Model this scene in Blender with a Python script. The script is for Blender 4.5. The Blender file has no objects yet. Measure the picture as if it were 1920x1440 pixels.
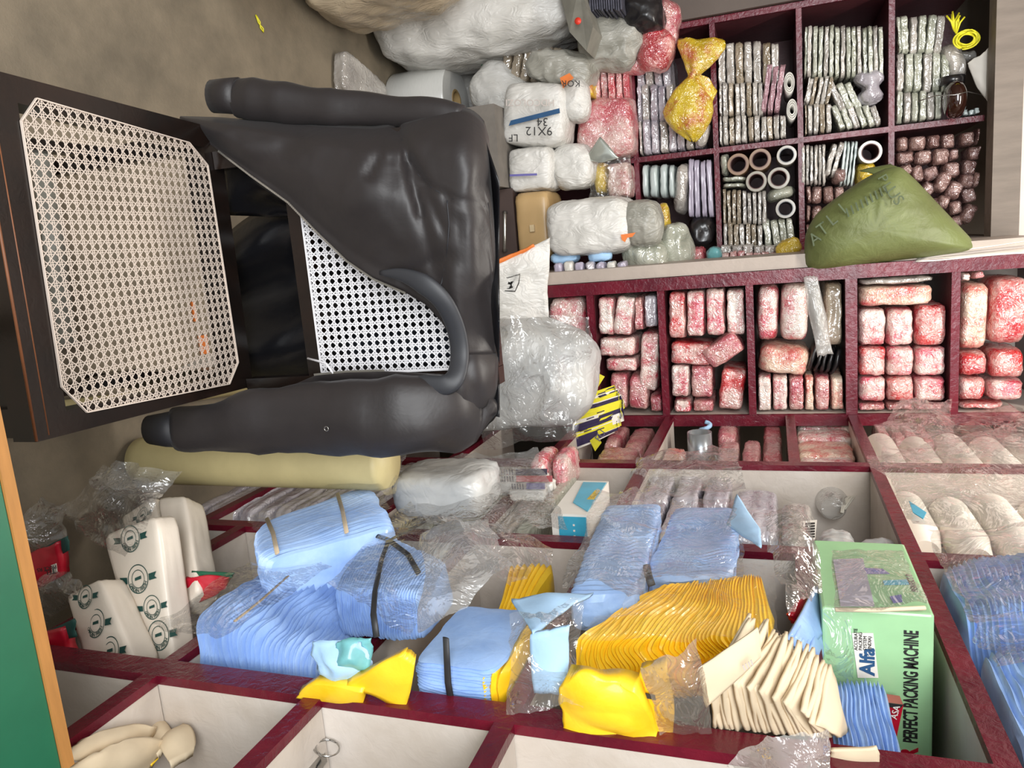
import bpy, math, random
import numpy as np
from mathutils import Vector, Matrix, noise
R = random.Random(7)
sc = bpy.context.scene
COL = sc.collection

# ------------------------------------------------------------------ camera
# the picture was taken with the phone on its side: the room's "up" is the picture's right
F_PX = 1400.0
def _unit(v):
    return v / np.linalg.norm(v)
_d = _unit(np.array([(430-720)/F_PX, (1445-960)/F_PX, 1.0]))
_u = -_unit(np.array([(820-720)/F_PX, (-3086-960)/F_PX, 1.0]))
_u = _unit(_u - _d*_u.dot(_d))
_r = np.cross(_d, _u)
if _r[0] < 0: _r = -_r
CM = np.stack([_r, _d, _u])
EYE = 1.42
cam_data = bpy.data.cameras.new('camera')
cam = bpy.data.objects.new('camera', cam_data); COL.objects.link(cam)
cam_data.sensor_fit = 'HORIZONTAL'; cam_data.sensor_width = 36.0
cam_data.lens = F_PX/1920*36.0
cam_data.clip_start = 0.02
_m = Matrix.Identity(4)
for i in range(3):
    _m[i][0] = CM[i, 1]; _m[i][1] = -CM[i, 0]; _m[i][2] = -CM[i, 2]
_m[2][3] = EYE
cam.matrix_world = _m
sc.camera = cam

# ------------------------------------------------------------------ light
world = bpy.data.worlds.new('world'); sc.world = world
world.use_nodes = True
bg = world.node_tree.nodes['Background']
bg.inputs[0].default_value = (0.93, 0.97, 1.0, 1); bg.inputs[1].default_value = 0.6
def area(name, loc, aim, sx, sy, power, color):
    ld = bpy.data.lights.new(name, 'AREA'); ld.shape = 'RECTANGLE'
    ld.size = sx; ld.size_y = sy; ld.energy = power; ld.color = color
    lo = bpy.data.objects.new(name, ld); COL.objects.link(lo)
    lo.location = loc
    lo.rotation_euler = (Vector(aim)-Vector(loc)).to_track_quat('-Z', 'Y').to_euler()
area('daylight_shopfront', (-0.5, -1.2, 2.05), (0.25, 1.4, 0.8), 2.4, 1.0, 88, (0.97, 0.99, 1.0))
area('rear_fill_light', (0.0, 1.6, 2.72), (0.0, 1.7, 0.0), 1.2, 0.12, 24, (1.0, 0.96, 0.88))  # unseen overhead fill, added to brighten the rear of the shop
sc.view_settings.view_transform = 'Standard'
sc.view_settings.look = 'None'
sc.view_settings.gamma = 1.0
sc.view_settings.use_curve_mapping = False
sc.view_settings.exposure = 0.24
try:
    sc.cycles.transparent_max_bounces = 20
    sc.cycles.max_bounces = 8
except Exception:
    pass

# ------------------------------------------------------------------ helpers
def at(px, py, X=None, Y=None, Z=None):
    r = CM @ np.array([(py-720)/F_PX, (px-960)/F_PX, 1.0])
    if X is not None: t = X/r[0]
    elif Y is not None: t = Y/r[1]
    else: t = (Z-EYE)/r[2]
    return Vector((r[0]*t, r[1]*t, r[2]*t+EYE))

def lin(h):
    h = h.lstrip('#')
    o = []
    for k in (0, 2, 4):
        v = int(h[k:k+2], 16)/255
        o.append(v/12.92 if v <= 0.04045 else ((v+0.055)/1.055)**2.4)
    return (*o, 1.0)

ORD = ['first', 'second', 'third', 'fourth', 'fifth', 'sixth', 'seventh', 'eighth', 'ninth', 'tenth', 'eleventh',
       'twelfth', 'thirteenth', 'fourteenth', 'fifteenth', 'sixteenth', 'seventeenth', 'eighteenth', 'nineteenth', 'twentieth',
       'twenty-first', 'twenty-second', 'twenty-third', 'twenty-fourth', 'twenty-fifth', 'twenty-sixth']

# ---- materials
def new_mat(name):
    m = bpy.data.materials.new(name); m.use_nodes = True
    nt = m.node_tree
    return m, nt, nt.nodes['Principled BSDF']
def N(nt, t, **kw):
    n = nt.nodes.new(t)
    for k, v in kw.items():
        if k in n.inputs: n.inputs[k].default_value = v
        else: setattr(n, k, v)
    return n
def coords(nt, scale=(1, 1, 1), rand=True):
    tc = N(nt, 'ShaderNodeTexCoord')
    mp = N(nt, 'ShaderNodeMapping')
    mp.inputs['Scale'].default_value = scale
    nt.links.new(tc.outputs['Object'], mp.inputs['Vector'])
    if rand:
        oi = N(nt, 'ShaderNodeObjectInfo')
        mu = N(nt, 'ShaderNodeMath', operation='MULTIPLY'); mu.inputs[1].default_value = 37.0
        nt.links.new(oi.outputs['Random'], mu.inputs[0])
        cb = N(nt, 'ShaderNodeCombineXYZ')
        for k in range(3): nt.links.new(mu.outputs[0], cb.inputs[k])
        nt.links.new(cb.outputs[0], mp.inputs['Location'])
    return mp.outputs[0]
def ramp(nt, src, stops):
    r = N(nt, 'ShaderNodeValToRGB')
    el = r.color_ramp.elements
    while len(el) < len(stops): el.new(0.5)
    for e, (p, c) in zip(el, stops): e.position = p; e.color = c if len(c) == 4 else (*c, 1)
    nt.links.new(src, r.inputs[0])
    return r.outputs[0]
def grey(v): return (v, v, v, 1)

def solid(name, hexc, rough=0.6, spec=0.5, metal=0.0, var=0.12, vs=14.0, bump=0.0, bs=60.0, coat=0.0, c2=None, sheen=0.0, stretch=(1, 1, 1), dist=0.004):
    m, nt, b = new_mat(name)
    v = coords(nt, stretch)
    n = N(nt, 'ShaderNodeTexNoise', Scale=vs, Detail=5.0, Roughness=0.6)
    nt.links.new(v, n.inputs['Vector'])
    c = lin(hexc)
    if c2: a, d = c, lin(c2)
    else: a = tuple(x*(1-var) for x in c[:3]); d = tuple(min(1, x*(1+var)) for x in c[:3])
    nt.links.new(ramp(nt, n.outputs[0], [(0.35, a), (0.65, d)]), b.inputs['Base Color'])
    b.inputs['Roughness'].default_value = rough
    b.inputs['Metallic'].default_value = metal
    b.inputs['Specular IOR Level'].default_value = spec
    b.inputs['Coat Weight'].default_value = coat
    b.inputs['Coat Roughness'].default_value = 0.1
    b.inputs['Sheen Weight'].default_value = sheen
    if bump:
        n2 = N(nt, 'ShaderNodeTexNoise', Scale=bs, Detail=4.0, Roughness=0.6, Distortion=0.6)
        nt.links.new(v, n2.inputs['Vector'])
        bp = N(nt, 'ShaderNodeBump', Strength=bump, Distance=dist)
        nt.links.new(n2.outputs[0], bp.inputs['Height']); nt.links.new(bp.outputs[0], b.inputs['Normal'])
    return m

def wrapped(name, base, ink=None, ink2=None, cover=0.5, scale=28.0, rough=0.07, crumple=1.0, cs=26.0, stretch=(1, 1, 1), streak=None, tint=None, coat_ior=2.4, metal=0.0):
    """goods in thin shiny wrapping: blotchy print under a crinkled clear film"""
    m, nt, b = new_mat(name)
    v = coords(nt, stretch)
    n0 = N(nt, 'ShaderNodeTexNoise', Scale=9.0, Detail=3.0); nt.links.new(v, n0.inputs['Vector'])
    c = lin(base); t = lin(tint) if tint else tuple(x*0.8 for x in c[:3])
    col = ramp(nt, n0.outputs[0], [(0.35, t), (0.6, c)])
    if ink:
        n1 = N(nt, 'ShaderNodeTexNoise', Scale=scale*2.6, Detail=5.0, Roughness=0.7, Distortion=1.0); nt.links.new(v, n1.inputs['Vector'])
        nb = N(nt, 'ShaderNodeTexNoise', Scale=scale*0.5, Detail=1.0); nt.links.new(v, nb.inputs['Vector'])
        ad = N(nt, 'ShaderNodeMath', operation='ADD'); nt.links.new(n1.outputs[0], ad.inputs[0]); nt.links.new(nb.outputs[0], ad.inputs[1])
        th = 1.0 + (0.5-cover)*0.6
        mr = N(nt, 'ShaderNodeMapRange'); mr.inputs[1].default_value = th-0.10; mr.inputs[2].default_value = th+0.22
        nt.links.new(ad.outputs[0], mr.inputs[0])
        mx = N(nt, 'ShaderNodeMix', data_type='RGBA')
        nt.links.new(mr.outputs[0], mx.inputs[0]); nt.links.new(col, mx.inputs[6])
        if ink2:
            n3 = N(nt, 'ShaderNodeTexNoise', Scale=scale*0.4, Detail=2.0); nt.links.new(v, n3.inputs['Vector'])
            nt.links.new(ramp(nt, n3.outputs[0], [(0.4, lin(ink)), (0.6, lin(ink2))]), mx.inputs[7])
        else: mx.inputs[7].default_value = lin(ink)
        col = mx.outputs[2]
    nt.links.new(col, b.inputs['Base Color'])
    b.inputs['Roughness'].default_value = 0.55
    b.inputs['Specular IOR Level'].default_value = 0.3
    b.inputs['Coat Weight'].default_value = 1.0
    b.inputs['Coat Roughness'].default_value = rough
    b.inputs['Coat IOR'].default_value = coat_ior; b.inputs['Metallic'].default_value = metal
    n2 = N(nt, 'ShaderNodeTexNoise', Scale=cs*1.7, Detail=2.5, Roughness=0.55, Distortion=1.6); nt.links.new(v, n2.inputs['Vector'])
    ab = N(nt, 'ShaderNodeMath', operation='SUBTRACT'); ab.inputs[1].default_value = 0.5; nt.links.new(n2.outputs[0], ab.inputs[0])
    a2 = N(nt, 'ShaderNodeMath', operation='ABSOLUTE'); nt.links.new(ab.outputs[0], a2.inputs[0])
    h = a2.outputs[0]
    if streak:
        w = N(nt, 'ShaderNodeTexWave', Scale=streak[1], Distortion=3.0, Detail=2.0, bands_direction=streak[0]); nt.links.new(v, w.inputs['Vector'])
        s = N(nt, 'ShaderNodeMath', operation='MULTIPLY_ADD'); s.inputs[1].default_value = 0.3
        nt.links.new(w.outputs['Fac'], s.inputs[0]); nt.links.new(h, s.inputs[2]); h = s.outputs[0]
    bp = N(nt, 'ShaderNodeBump', Strength=crumple, Distance=0.013)
    nt.links.new(h, bp.inputs['Height'])
    nt.links.new(bp.outputs[0], b.inputs['Coat Normal'])
    bp2 = N(nt, 'ShaderNodeBump', Strength=crumple*0.6, Distance=0.012)
    nt.links.new(h, bp2.inputs['Height']); nt.links.new(bp2.outputs[0], b.inputs['Normal'])
    return m

def sackcloth(name, base, tint, **kw):
    return wrapped(name, base, tint=tint, rough=.32, cs=9.0, crumple=1.0, coat_ior=1.4, stretch=(1.6, 1.6, .7), **kw)

def film_mat(name, milk=0.16, tint='FFFFFF', rough=0.07, lo=0.06, hi=0.42, cs=16.0, crumple=1.0):
    """thin clear polythene: mostly see-through, shiny on its creases"""
    m, nt, b = new_mat(name)
    nt.nodes.remove(b)
    out = nt.nodes['Material Output']
    v = coords(nt)
    n2 = N(nt, 'ShaderNodeTexNoise', Scale=cs, Detail=3.0, Roughness=0.5, Distortion=2.0); nt.links.new(v, n2.inputs['Vector'])
    ab = N(nt, 'ShaderNodeMath', operation='SUBTRACT'); ab.inputs[1].default_value = 0.5; nt.links.new(n2.outputs[0], ab.inputs[0])
    a2 = N(nt, 'ShaderNodeMath', operation='ABSOLUTE'); nt.links.new(ab.outputs[0], a2.inputs[0])
    bp = N(nt, 'ShaderNodeBump', Strength=crumple, Distance=0.012); nt.links.new(a2.outputs[0], bp.inputs['Height'])
    lw = N(nt, 'ShaderNodeLayerWeight', Blend=0.3); nt.links.new(bp.outputs[0], lw.inputs['Normal'])
    mr = N(nt, 'ShaderNodeMapRange'); mr.inputs[3].default_value = lo; mr.inputs[4].default_value = hi
    nt.links.new(lw.outputs['Fresnel'], mr.inputs[0])
    tr = N(nt, 'ShaderNodeBsdfTransparent'); tr.inputs[0].default_value = lin(tint)
    df = N(nt, 'ShaderNodeBsdfDiffuse'); df.inputs[0].default_value = lin('E8E8E4')
    tl = N(nt, 'ShaderNodeBsdfTranslucent'); tl.inputs[0].default_value = lin('E8E8E4')
    md = N(nt, 'ShaderNodeMixShader'); md.inputs[0].default_value = 0.5
    nt.links.new(df.outputs[0], md.inputs[1]); nt.links.new(tl.outputs[0], md.inputs[2])
    m1 = N(nt, 'ShaderNodeMixShader'); m1.inputs[0].default_value = milk
    nt.links.new(tr.outputs[0], m1.inputs[1]); nt.links.new(md.outputs[0], m1.inputs[2])
    gl = N(nt, 'ShaderNodeBsdfGlossy', Roughness=rough); nt.links.new(bp.outputs[0], gl.inputs['Normal'])
    m2 = N(nt, 'ShaderNodeMixShader')
    nt.links.new(mr.outputs[0], m2.inputs[0]); nt.links.new(m1.outputs[0], m2.inputs[1]); nt.links.new(gl.outputs[0], m2.inputs[2])
    nt.links.new(m2.outputs[0], out.inputs[0])
    return m

M = {}
M['concrete'] = solid('concrete_floor', '887C69', 0.62, var=0.16, vs=5.0, bump=0.25, bs=120.0, c2='6B6253')
M['plaster'] = solid('grey_plaster', '7A7064', 0.8, var=0.1, vs=4.0, bump=0.3, bs=40.0)
M['dark_wall'] = solid('brown_board', '5A4F48', 0.6, var=0.12, vs=3.0, bump=0.1)
M['pale_wall'] = solid('pale_wall_paint', 'E9D8CE', 0.7, var=0.04)
M['beam'] = solid('weathered_beam', '857A70', 0.7, vs=8.0, var=0.12, stretch=(4, 4, 0.6), bump=0.2)
M['white_paint'] = solid('white_gloss_paint', 'D2C9C0', 0.42, c2='BDB1A4', vs=5.0, bump=0.3, bs=35.0)
M['red_paint'] = solid('maroon_gloss_paint', '540F20', 0.26, var=0.15, vs=10.0, bump=0.4, bs=70.0, c2='6E1628')
M['maroon_dark'] = solid('dark_maroon_paint', '5A2A30', 0.4, var=0.12, bump=0.2)
M['green_paint'] = solid('green_enamel', '1F6045', 0.4, var=0.06)
M['raw_wood'] = solid('raw_wood', 'A8753C', 0.6, var=0.12, vs=9.0, stretch=(1, 8, 8))
M['black_wood'] = solid('black_lacquered_wood', '15110F', 0.22, var=0.25, vs=9.0, bump=0.05, c2='221712')
M['worn_wood'] = solid('worn_wood_edge', '7A4A2C', 0.5)
M['cane'] = solid('white_plastic_cane', 'D2C3B6', 0.45, var=0.04)
M['cane_white'] = solid('bright_plastic_cane', 'E2E0E2', 0.4, var=0.03)
M['jacket'] = solid('charcoal_nylon', '2B2727', 0.45, spec=0.4, var=0.05, vs=20.0, sheen=0.04, bump=0.12, bs=14.0, dist=0.012)
M['jacket_dark'] = solid('black_knit', '26262A', 0.55, var=0.06)
M['lining'] = solid('black_satin_lining', '101013', 0.3, var=0.1, bump=0.1, bs=9.0, dist=0.02)
M['collar'] = solid('grey_collar_fabric', '2E2F33', 0.5, var=0.06)
M['zip'] = solid('zip_metal', 'B0ADA6', 0.3, metal=0.8)
M['steel'] = solid('steel', 'A8A6A2', 0.25, metal=0.9)
M['cream'] = solid('cream_foam', 'C9BA88', 0.5, var=0.05, bump=0.05)
M['sack_white'] = sackcloth('woven_white_sack', 'DAD8D3', 'CAC8C2')
M['sack_beige'] = sackcloth('dusty_beige_sack', 'BDAC92', 'A3937B')
M['sack_grey'] = sackcloth('grey_poly_sack', 'A5A39A', '8C8A80')
M['green_sack'] = solid('olive_poly_sack', '6C7544', 0.5, var=0.12, vs=7.0, bump=0.35, bs=20.0, dist=0.012, c2='5C6236')
M['black_ink'] = solid('black_ink', '1D1C1C', 0.6)
M['ink_green'] = solid('dark_green_ink', '1E4A44', 0.6)
M['ink_olive'] = solid('dark_olive_ink', '3D4A2C', 0.6)
M['blue_ink'] = solid('blue_ink', '24507A', 0.6)
M['violet_ink'] = solid('violet_ink', '6A66A8', 0.6)
M['orange'] = solid('orange_trim', 'E07A34', 0.5)
M['red_plain'] = solid('red_print', 'C01830', 0.3, coat=0.4)
M['beige_plastic'] = solid('beige_plastic', 'C2A272', 0.35, var=0.03)
M['brown_metal'] = solid('brown_metal', '4A3C38', 0.45, var=0.05)
M['grey_metal'] = solid('grey_metal', '8C8A80', 0.5, var=0.15, bump=0.2)
M['grey_board'] = solid('grey_board', '77716A', 0.7)
M['kraft'] = solid('kraft_tube', 'A58A5C', 0.7)
M['white_paper'] = solid('white_paper', 'E8E2D8', 0.6, var=0.03)
M['grey_paper'] = solid('grey_paper', 'B9AFA9', 0.6)
M['news'] = solid('dark_newsprint', '4A4A56', 0.6, var=0.3, vs=60.0)
M['cream_cloth'] = solid('cream_nonwoven', 'D6C4A6', 0.7, var=0.05, bump=0.1, bs=30.0)
M['blue_cloth'] = solid('pale_blue_nonwoven', '8DAFE2', 0.55, var=0.08, vs=12.0, bump=0.25, bs=45.0, coat=0.25, c2='A6C4EE')
M['blue_sheet'] = solid('light_blue_nonwoven', 'A9CDEE', 0.6, var=0.05, bump=0.15)
M['yellow_cloth'] = solid('yellow_nonwoven', 'F2BE12', 0.5, var=0.05, bump=0.2, bs=40.0, coat=0.25, c2='FACF2A')
M['teal_cloth'] = solid('teal_film', '6FB0B4', 0.4, var=0.2, coat=0.4)
M['strap'] = solid('black_strap', '2A2A2C', 0.5)
M['beige_strap'] = solid('beige_rubber_band', 'B8A58A', 0.5)
M['tissue'] = solid('white_tissue', 'E2D6C6', 0.55, var=0.03, bump=0.12, bs=40.0, coat=0.3)
M['green_box'] = solid('light_green_card', '9CC896', 0.4, var=0.05, coat=0.3)
M['tape_clear'] = solid('clear_tape_edge', '9A9384', 0.25, coat=0.6)
M['tape_brown'] = solid('brown_tape_edge', '8C6A4C', 0.3, coat=0.6)
M['tape_pale'] = solid('pale_tape_edge', 'A39C90', 0.25, coat=0.6)
M['ledge_paint'] = solid('dull_white_ledge_paint', 'AFA297', 0.5, var=0.08, vs=7.0, bump=0.25, bs=35.0)
M['core'] = solid('card_core', '6A4C48', 0.6)
M['teal_card'] = solid('teal_card', '3FA9C8', 0.4, coat=0.3)
M['yellow_film'] = wrapped('yellow_printed_film', 'DDBE10', 'B8551A', cover=0.36, scale=30.0, rough=0.2, tint='C9A80A')
M['yellow_plain'] = wrapped('yellow_plain_film', 'E6C41A', tint='C9A610', rough=0.2)
M['yellow_rope'] = solid('yellow_cord', 'E4DC30', 0.4)
M['pink'] = wrapped('pink_print_wrap', 'ECDAD0', 'C22A42', 'DA6074', cover=0.56, scale=40.0, tint='DDBCB4')
M['pink_pale'] = wrapped('pale_pink_print_wrap', 'F0E4DA', 'D0586A', 'C83A50', cover=0.44, scale=34.0, tint='E2C8BE')
M['red'] = wrapped('red_print_wrap', 'E6C4BC', 'B81428', 'CC2E30', cover=0.66, scale=30.0, tint='D09A92')
M['rose'] = wrapped('rose_print_wrap', 'D6ACA6', 'A83044', 'C0606C', cover=0.58, scale=36.0, tint='C49088')
M['cream_pink'] = wrapped('cream_print_wrap', 'E9D2BC', 'D04C50', 'DA7468', cover=0.46, scale=26.0, tint='DCB69C')
M['foil'] = wrapped('pink_foil_wrap', 'A8867E', '6E4442', cover=0.4, scale=30.0, tint='A07C76', cs=30.0, crumple=1.0, rough=0.1, metal=.35)
M['clear_green'] = wrapped('clear_green_bundle', 'BFC1B2', tint='9C9F8E', cs=13.0, streak=('Z', 9.0))
M['clear_grey'] = wrapped('clear_grey_bundle', 'C4BEB6', tint='9E9892', cs=13.0, streak=('Z', 9.0))
M['clear_lilac'] = wrapped('clear_lilac_bundle', 'CAC5CC', tint='A49EA8', cs=13.0, streak=('Z', 9.0))
M['clear_tan'] = wrapped('clear_tan_bundle', 'AC9D89', tint='857761', cs=13.0, streak=('Z', 9.0))
M['mauve'] = wrapped('mauve_bundle', 'BE929C', tint='A07683', cs=24.0, streak=('Z', 20.0))
M['pale_green'] = solid('pale_green_plastic', 'C2CDCB', 0.25, var=0.05, coat=0.5)
M['white_plastic'] = solid('white_plastic', 'DDDAD2', 0.3, var=0.04, coat=0.4)
M['lilac_plastic'] = solid('lilac_plastic', 'B4ACBE', 0.25, var=0.06, coat=0.5)
M['black_plastic'] = solid('black_polythene', '1E1C1E', 0.3, bump=0.4, bs=25.0, coat=0.4)
M['grey_film'] = wrapped('grey_polythene', 'A8A29A', tint='8C857C', rough=0.25)
M['amber'] = solid('amber_glass', '2A130C', 0.08, coat=1.0)
M['plaid'] = wrapped('plaid_print_wrap', 'E3C8BE', 'A84848', cover=0.5, scale=60.0)
M['red_film'] = wrapped('red_film', 'C2303C', 'E8B0A8', cover=0.4, scale=22.0, tint='A02430')
M['red_clear'] = wrapped('red_printed_clear_bag', 'D8B4AE', 'C03A48', 'B84A58', cover=0.6, scale=20.0, tint='BC8C88')
M['film'] = film_mat('clear_film', milk=0.13)
M['film_light'] = film_mat('very_clear_film', milk=0.05, lo=0.05, hi=0.36)
M['film_milk'] = film_mat('milky_film', milk=0.38, rough=0.16)
M['film_grey'] = film_mat('smoky_film', milk=0.2, tint='E2DACC')
M['cup'] = solid('white_foam_cup', 'EEE6DA', 0.5, var=0.02)
M['leaf_yellow'] = solid('yellow_leaflet', 'E2D838', 0.4, var=0.1)
M['leaf_dark'] = solid('purple_print', '352C4A', 0.45)
M['water_white'] = wrapped('milky_bag', 'C4C4C1', tint='A9ABAB', rough=.28, cs=7.0, crumple=.7, coat_ior=1.5)

# ---- mesh building
def wloc(o):
    p = Vector()
    while o is not None: p += o.location; o = o.parent
    return p
class MB:
    def __init__(s): s.v = []; s.f = []; s.m = []
    def add(s, vs, fs, mi=0):
        o = len(s.v); s.v += [tuple(p) for p in vs]
        for f in fs: s.f.append([i+o for i in f]); s.m.append(mi)
    def box(s, lo, hi, mi=0, T=None):
        x0, y0, z0 = lo; x1, y1, z1 = hi
        vs = [Vector(p) for p in ((x0,y0,z0),(x1,y0,z0),(x1,y1,z0),(x0,y1,z0),(x0,y0,z1),(x1,y0,z1),(x1,y1,z1),(x0,y1,z1))]
        if T is not None: vs = [T @ p for p in vs]
        s.add(vs, [(0,3,2,1),(4,5,6,7),(0,1,5,4),(1,2,6,5),(2,3,7,6),(3,0,4,7)], mi)
    def tube(s, pts, rad, n=10, mi=0, flat=1.0, ref=None, cap=True):
        pts = [Vector(p) for p in pts]
        if not isinstance(rad, (list, tuple)): rad = [rad]*len(pts)
        vs = []; fs = []
        for i, p in enumerate(pts):
            d = (pts[min(i+1, len(pts)-1)]-pts[max(i-1, 0)]).normalized()
            a = Vector(ref) if ref else Vector((0, 0, 1))
            if abs(d.dot(a)) > 0.95: a = Vector((1, 0, 0))
            e1 = d.cross(a).normalized(); e2 = e1.cross(d)
            for k in range(n):
                t = 2*math.pi*k/n
                vs.append(p+e1*rad[i]*math.cos(t)+e2*rad[i]*flat*math.sin(t))
        for i in range(len(pts)-1):
            for k in range(n):
                fs.append((i*n+k, i*n+(k+1) % n, (i+1)*n+(k+1) % n, (i+1)*n+k))
        if cap:
            fs.append(tuple(range(n))[::-1]); fs.append(tuple(range((len(pts)-1)*n, len(pts)*n)))
        s.add(vs, fs, mi)
    def lathe(s, prof, c, n=28, mi=0, axis='Z', close=False):
        vs = []; fs = []
        c = Vector(c)
        for r, h in prof:
            for k in range(n):
                t = 2*math.pi*k/n
                p = {'Z': (r*math.cos(t), r*math.sin(t), h), 'Y': (r*math.cos(t), h, r*math.sin(t)), 'X': (h, r*math.cos(t), r*math.sin(t))}[axis]
                vs.append(c+Vector(p))
        m = len(prof)
        for i in range(m if close else m-1):
            j = (i+1) % m
            for k in range(n): fs.append((i*n+k, i*n+(k+1) % n, j*n+(k+1) % n, j*n+k))
        s.add(vs, fs, mi)
    def grid(s, rows, mi=0):
        nr, nc = len(rows), len(rows[0])
        s.add([p for r in rows for p in r], [(i*nc+j, i*nc+j+1, (i+1)*nc+j+1, (i+1)*nc+j) for i in range(nr-1) for j in range(nc-1)], mi)
    def build(s, name, mats, parent=None, smooth=True, origin=None, auto=None):
        if not isinstance(mats, (list, tuple)): mats = [mats]
        vs = np.array(s.v, float)
        if origin is None:
            origin = Vector(((vs[:,0].min()+vs[:,0].max())/2, (vs[:,1].min()+vs[:,1].max())/2, vs[:,2].min()))
        off = wloc(parent) if parent is not None else origin
        me = bpy.data.meshes.new(name)
        me.from_pydata([tuple(p) for p in vs-np.array(off)], [], s.f)
        for m in mats: me.materials.append(m)
        me.polygons.foreach_set('material_index', s.m)
        if smooth:
            me.polygons.foreach_set('use_smooth', [True]*len(me.polygons))
            if auto is not None: me.set_sharp_from_angle(angle=math.radians(auto))
        me.update()
        o = bpy.data.objects.new(name, me); COL.objects.link(o)
        if parent is not None: o.parent = parent
        else: o.location = off
        return o

def thing(name, loc):
    o = bpy.data.objects.new(name, None); COL.objects.link(o); o.location = loc
    o.empty_display_size = 0.05
    return o
def tag(o, label, cat, group=None, kind=None):
    o['label'] = label; o['category'] = cat
    if group: o['group'] = group
    if kind: o['kind'] = kind
    return o
def structure(o):
    o['kind'] = 'structure'; return o

_cube = {}
def cube_topo(n):
    if n in _cube: return _cube[n]
    idx = {}; V = []; F = []
    def vid(p):
        k = tuple(round(x*n) for x in p)
        if k not in idx: idx[k] = len(V); V.append(tuple(2*x/n-1 for x in k))
        return idx[k]
    for ax in range(3):
        for sd in (0, 1):
            for i in range(n):
                for j in range(n):
                    q = []
                    for a, b in ((i, j), (i+1, j), (i+1, j+1), (i, j+1)):
                        p = [0, 0, 0]; p[ax] = sd; p[(ax+1) % 3] = a/n; p[(ax+2) % 3] = b/n
                        q.append(vid(p))
                    F.append(tuple(q) if sd else tuple(q[::-1]))
    _cube[n] = (np.array(V), F); return _cube[n]

def pillow(mb, c, size, n=7, p=7.0, seed=0, amp=0.006, freq=22.0, Rm=None, mi=0, fold=0.0, taper=None, crinkle=.0022):
    V, Fq = cube_topo(n)
    W = V*(1-0.12*(1-np.abs(V))*np.sign(V)*0)
    l = (np.abs(W)**p).sum(1)**(1/p)
    W = W/l[:, None]
    S = np.array(size)/2
    out = []
    sd = Vector((seed*3.17, seed*1.31, seed*7.7))
    for w in W:
        q = Vector((w[0]*S[0], w[1]*S[1], w[2]*S[2]))
        nv = noise.noise_vector(q*freq+sd)
        if taper: q = taper(q, w)
        q = q+nv*amp
        if crinkle:
            r = abs(noise.noise(q*48+sd*2.1))+.5*abs(noise.noise(q*105+sd))
            q = q-Vector((w[0], w[1], w[2]))*crinkle*r*2.4
        if fold:
            r = 1-abs(noise.noise(q*freq*0.45+sd*1.7))*2
            r2 = 1-abs(noise.noise(q*freq*1.15+sd*.7))*2
            q = q+Vector((w[0], w[1], w[2])).normalized()*fold*(r+.7*r2)
        out.append((Rm @ q if Rm is not None else q)+Vector(c))
    mb.add(out, Fq, mi)

def trilin(c8):
    """c8: four front corners then four back corners, order (u0v0,u1v0,u1v1,u0v1)"""
    c8 = [Vector(p) for p in c8]
    def f(u, v, w):
        a = c8[0]*(1-u)*(1-v)+c8[1]*u*(1-v)+c8[2]*u*v+c8[3]*(1-u)*v
        b = c8[4]*(1-u)*(1-v)+c8[5]*u*(1-v)+c8[6]*u*v+c8[7]*(1-u)*v
        return a*(1-w)+b*w
    return f
def box8(c, size, Rm=None):
    c = Vector(c); sx, sy, sz = [x/2 for x in size]
    P = [(-sx,-sy,-sz),(sx,-sy,-sz),(sx,-sy,sz),(-sx,-sy,sz),(-sx,sy,-sz),(sx,sy,-sz),(sx,sy,sz),(-sx,sy,sz)]
    return [(Rm @ Vector(p) if Rm is not None else Vector(p))+c for p in P]

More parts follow.
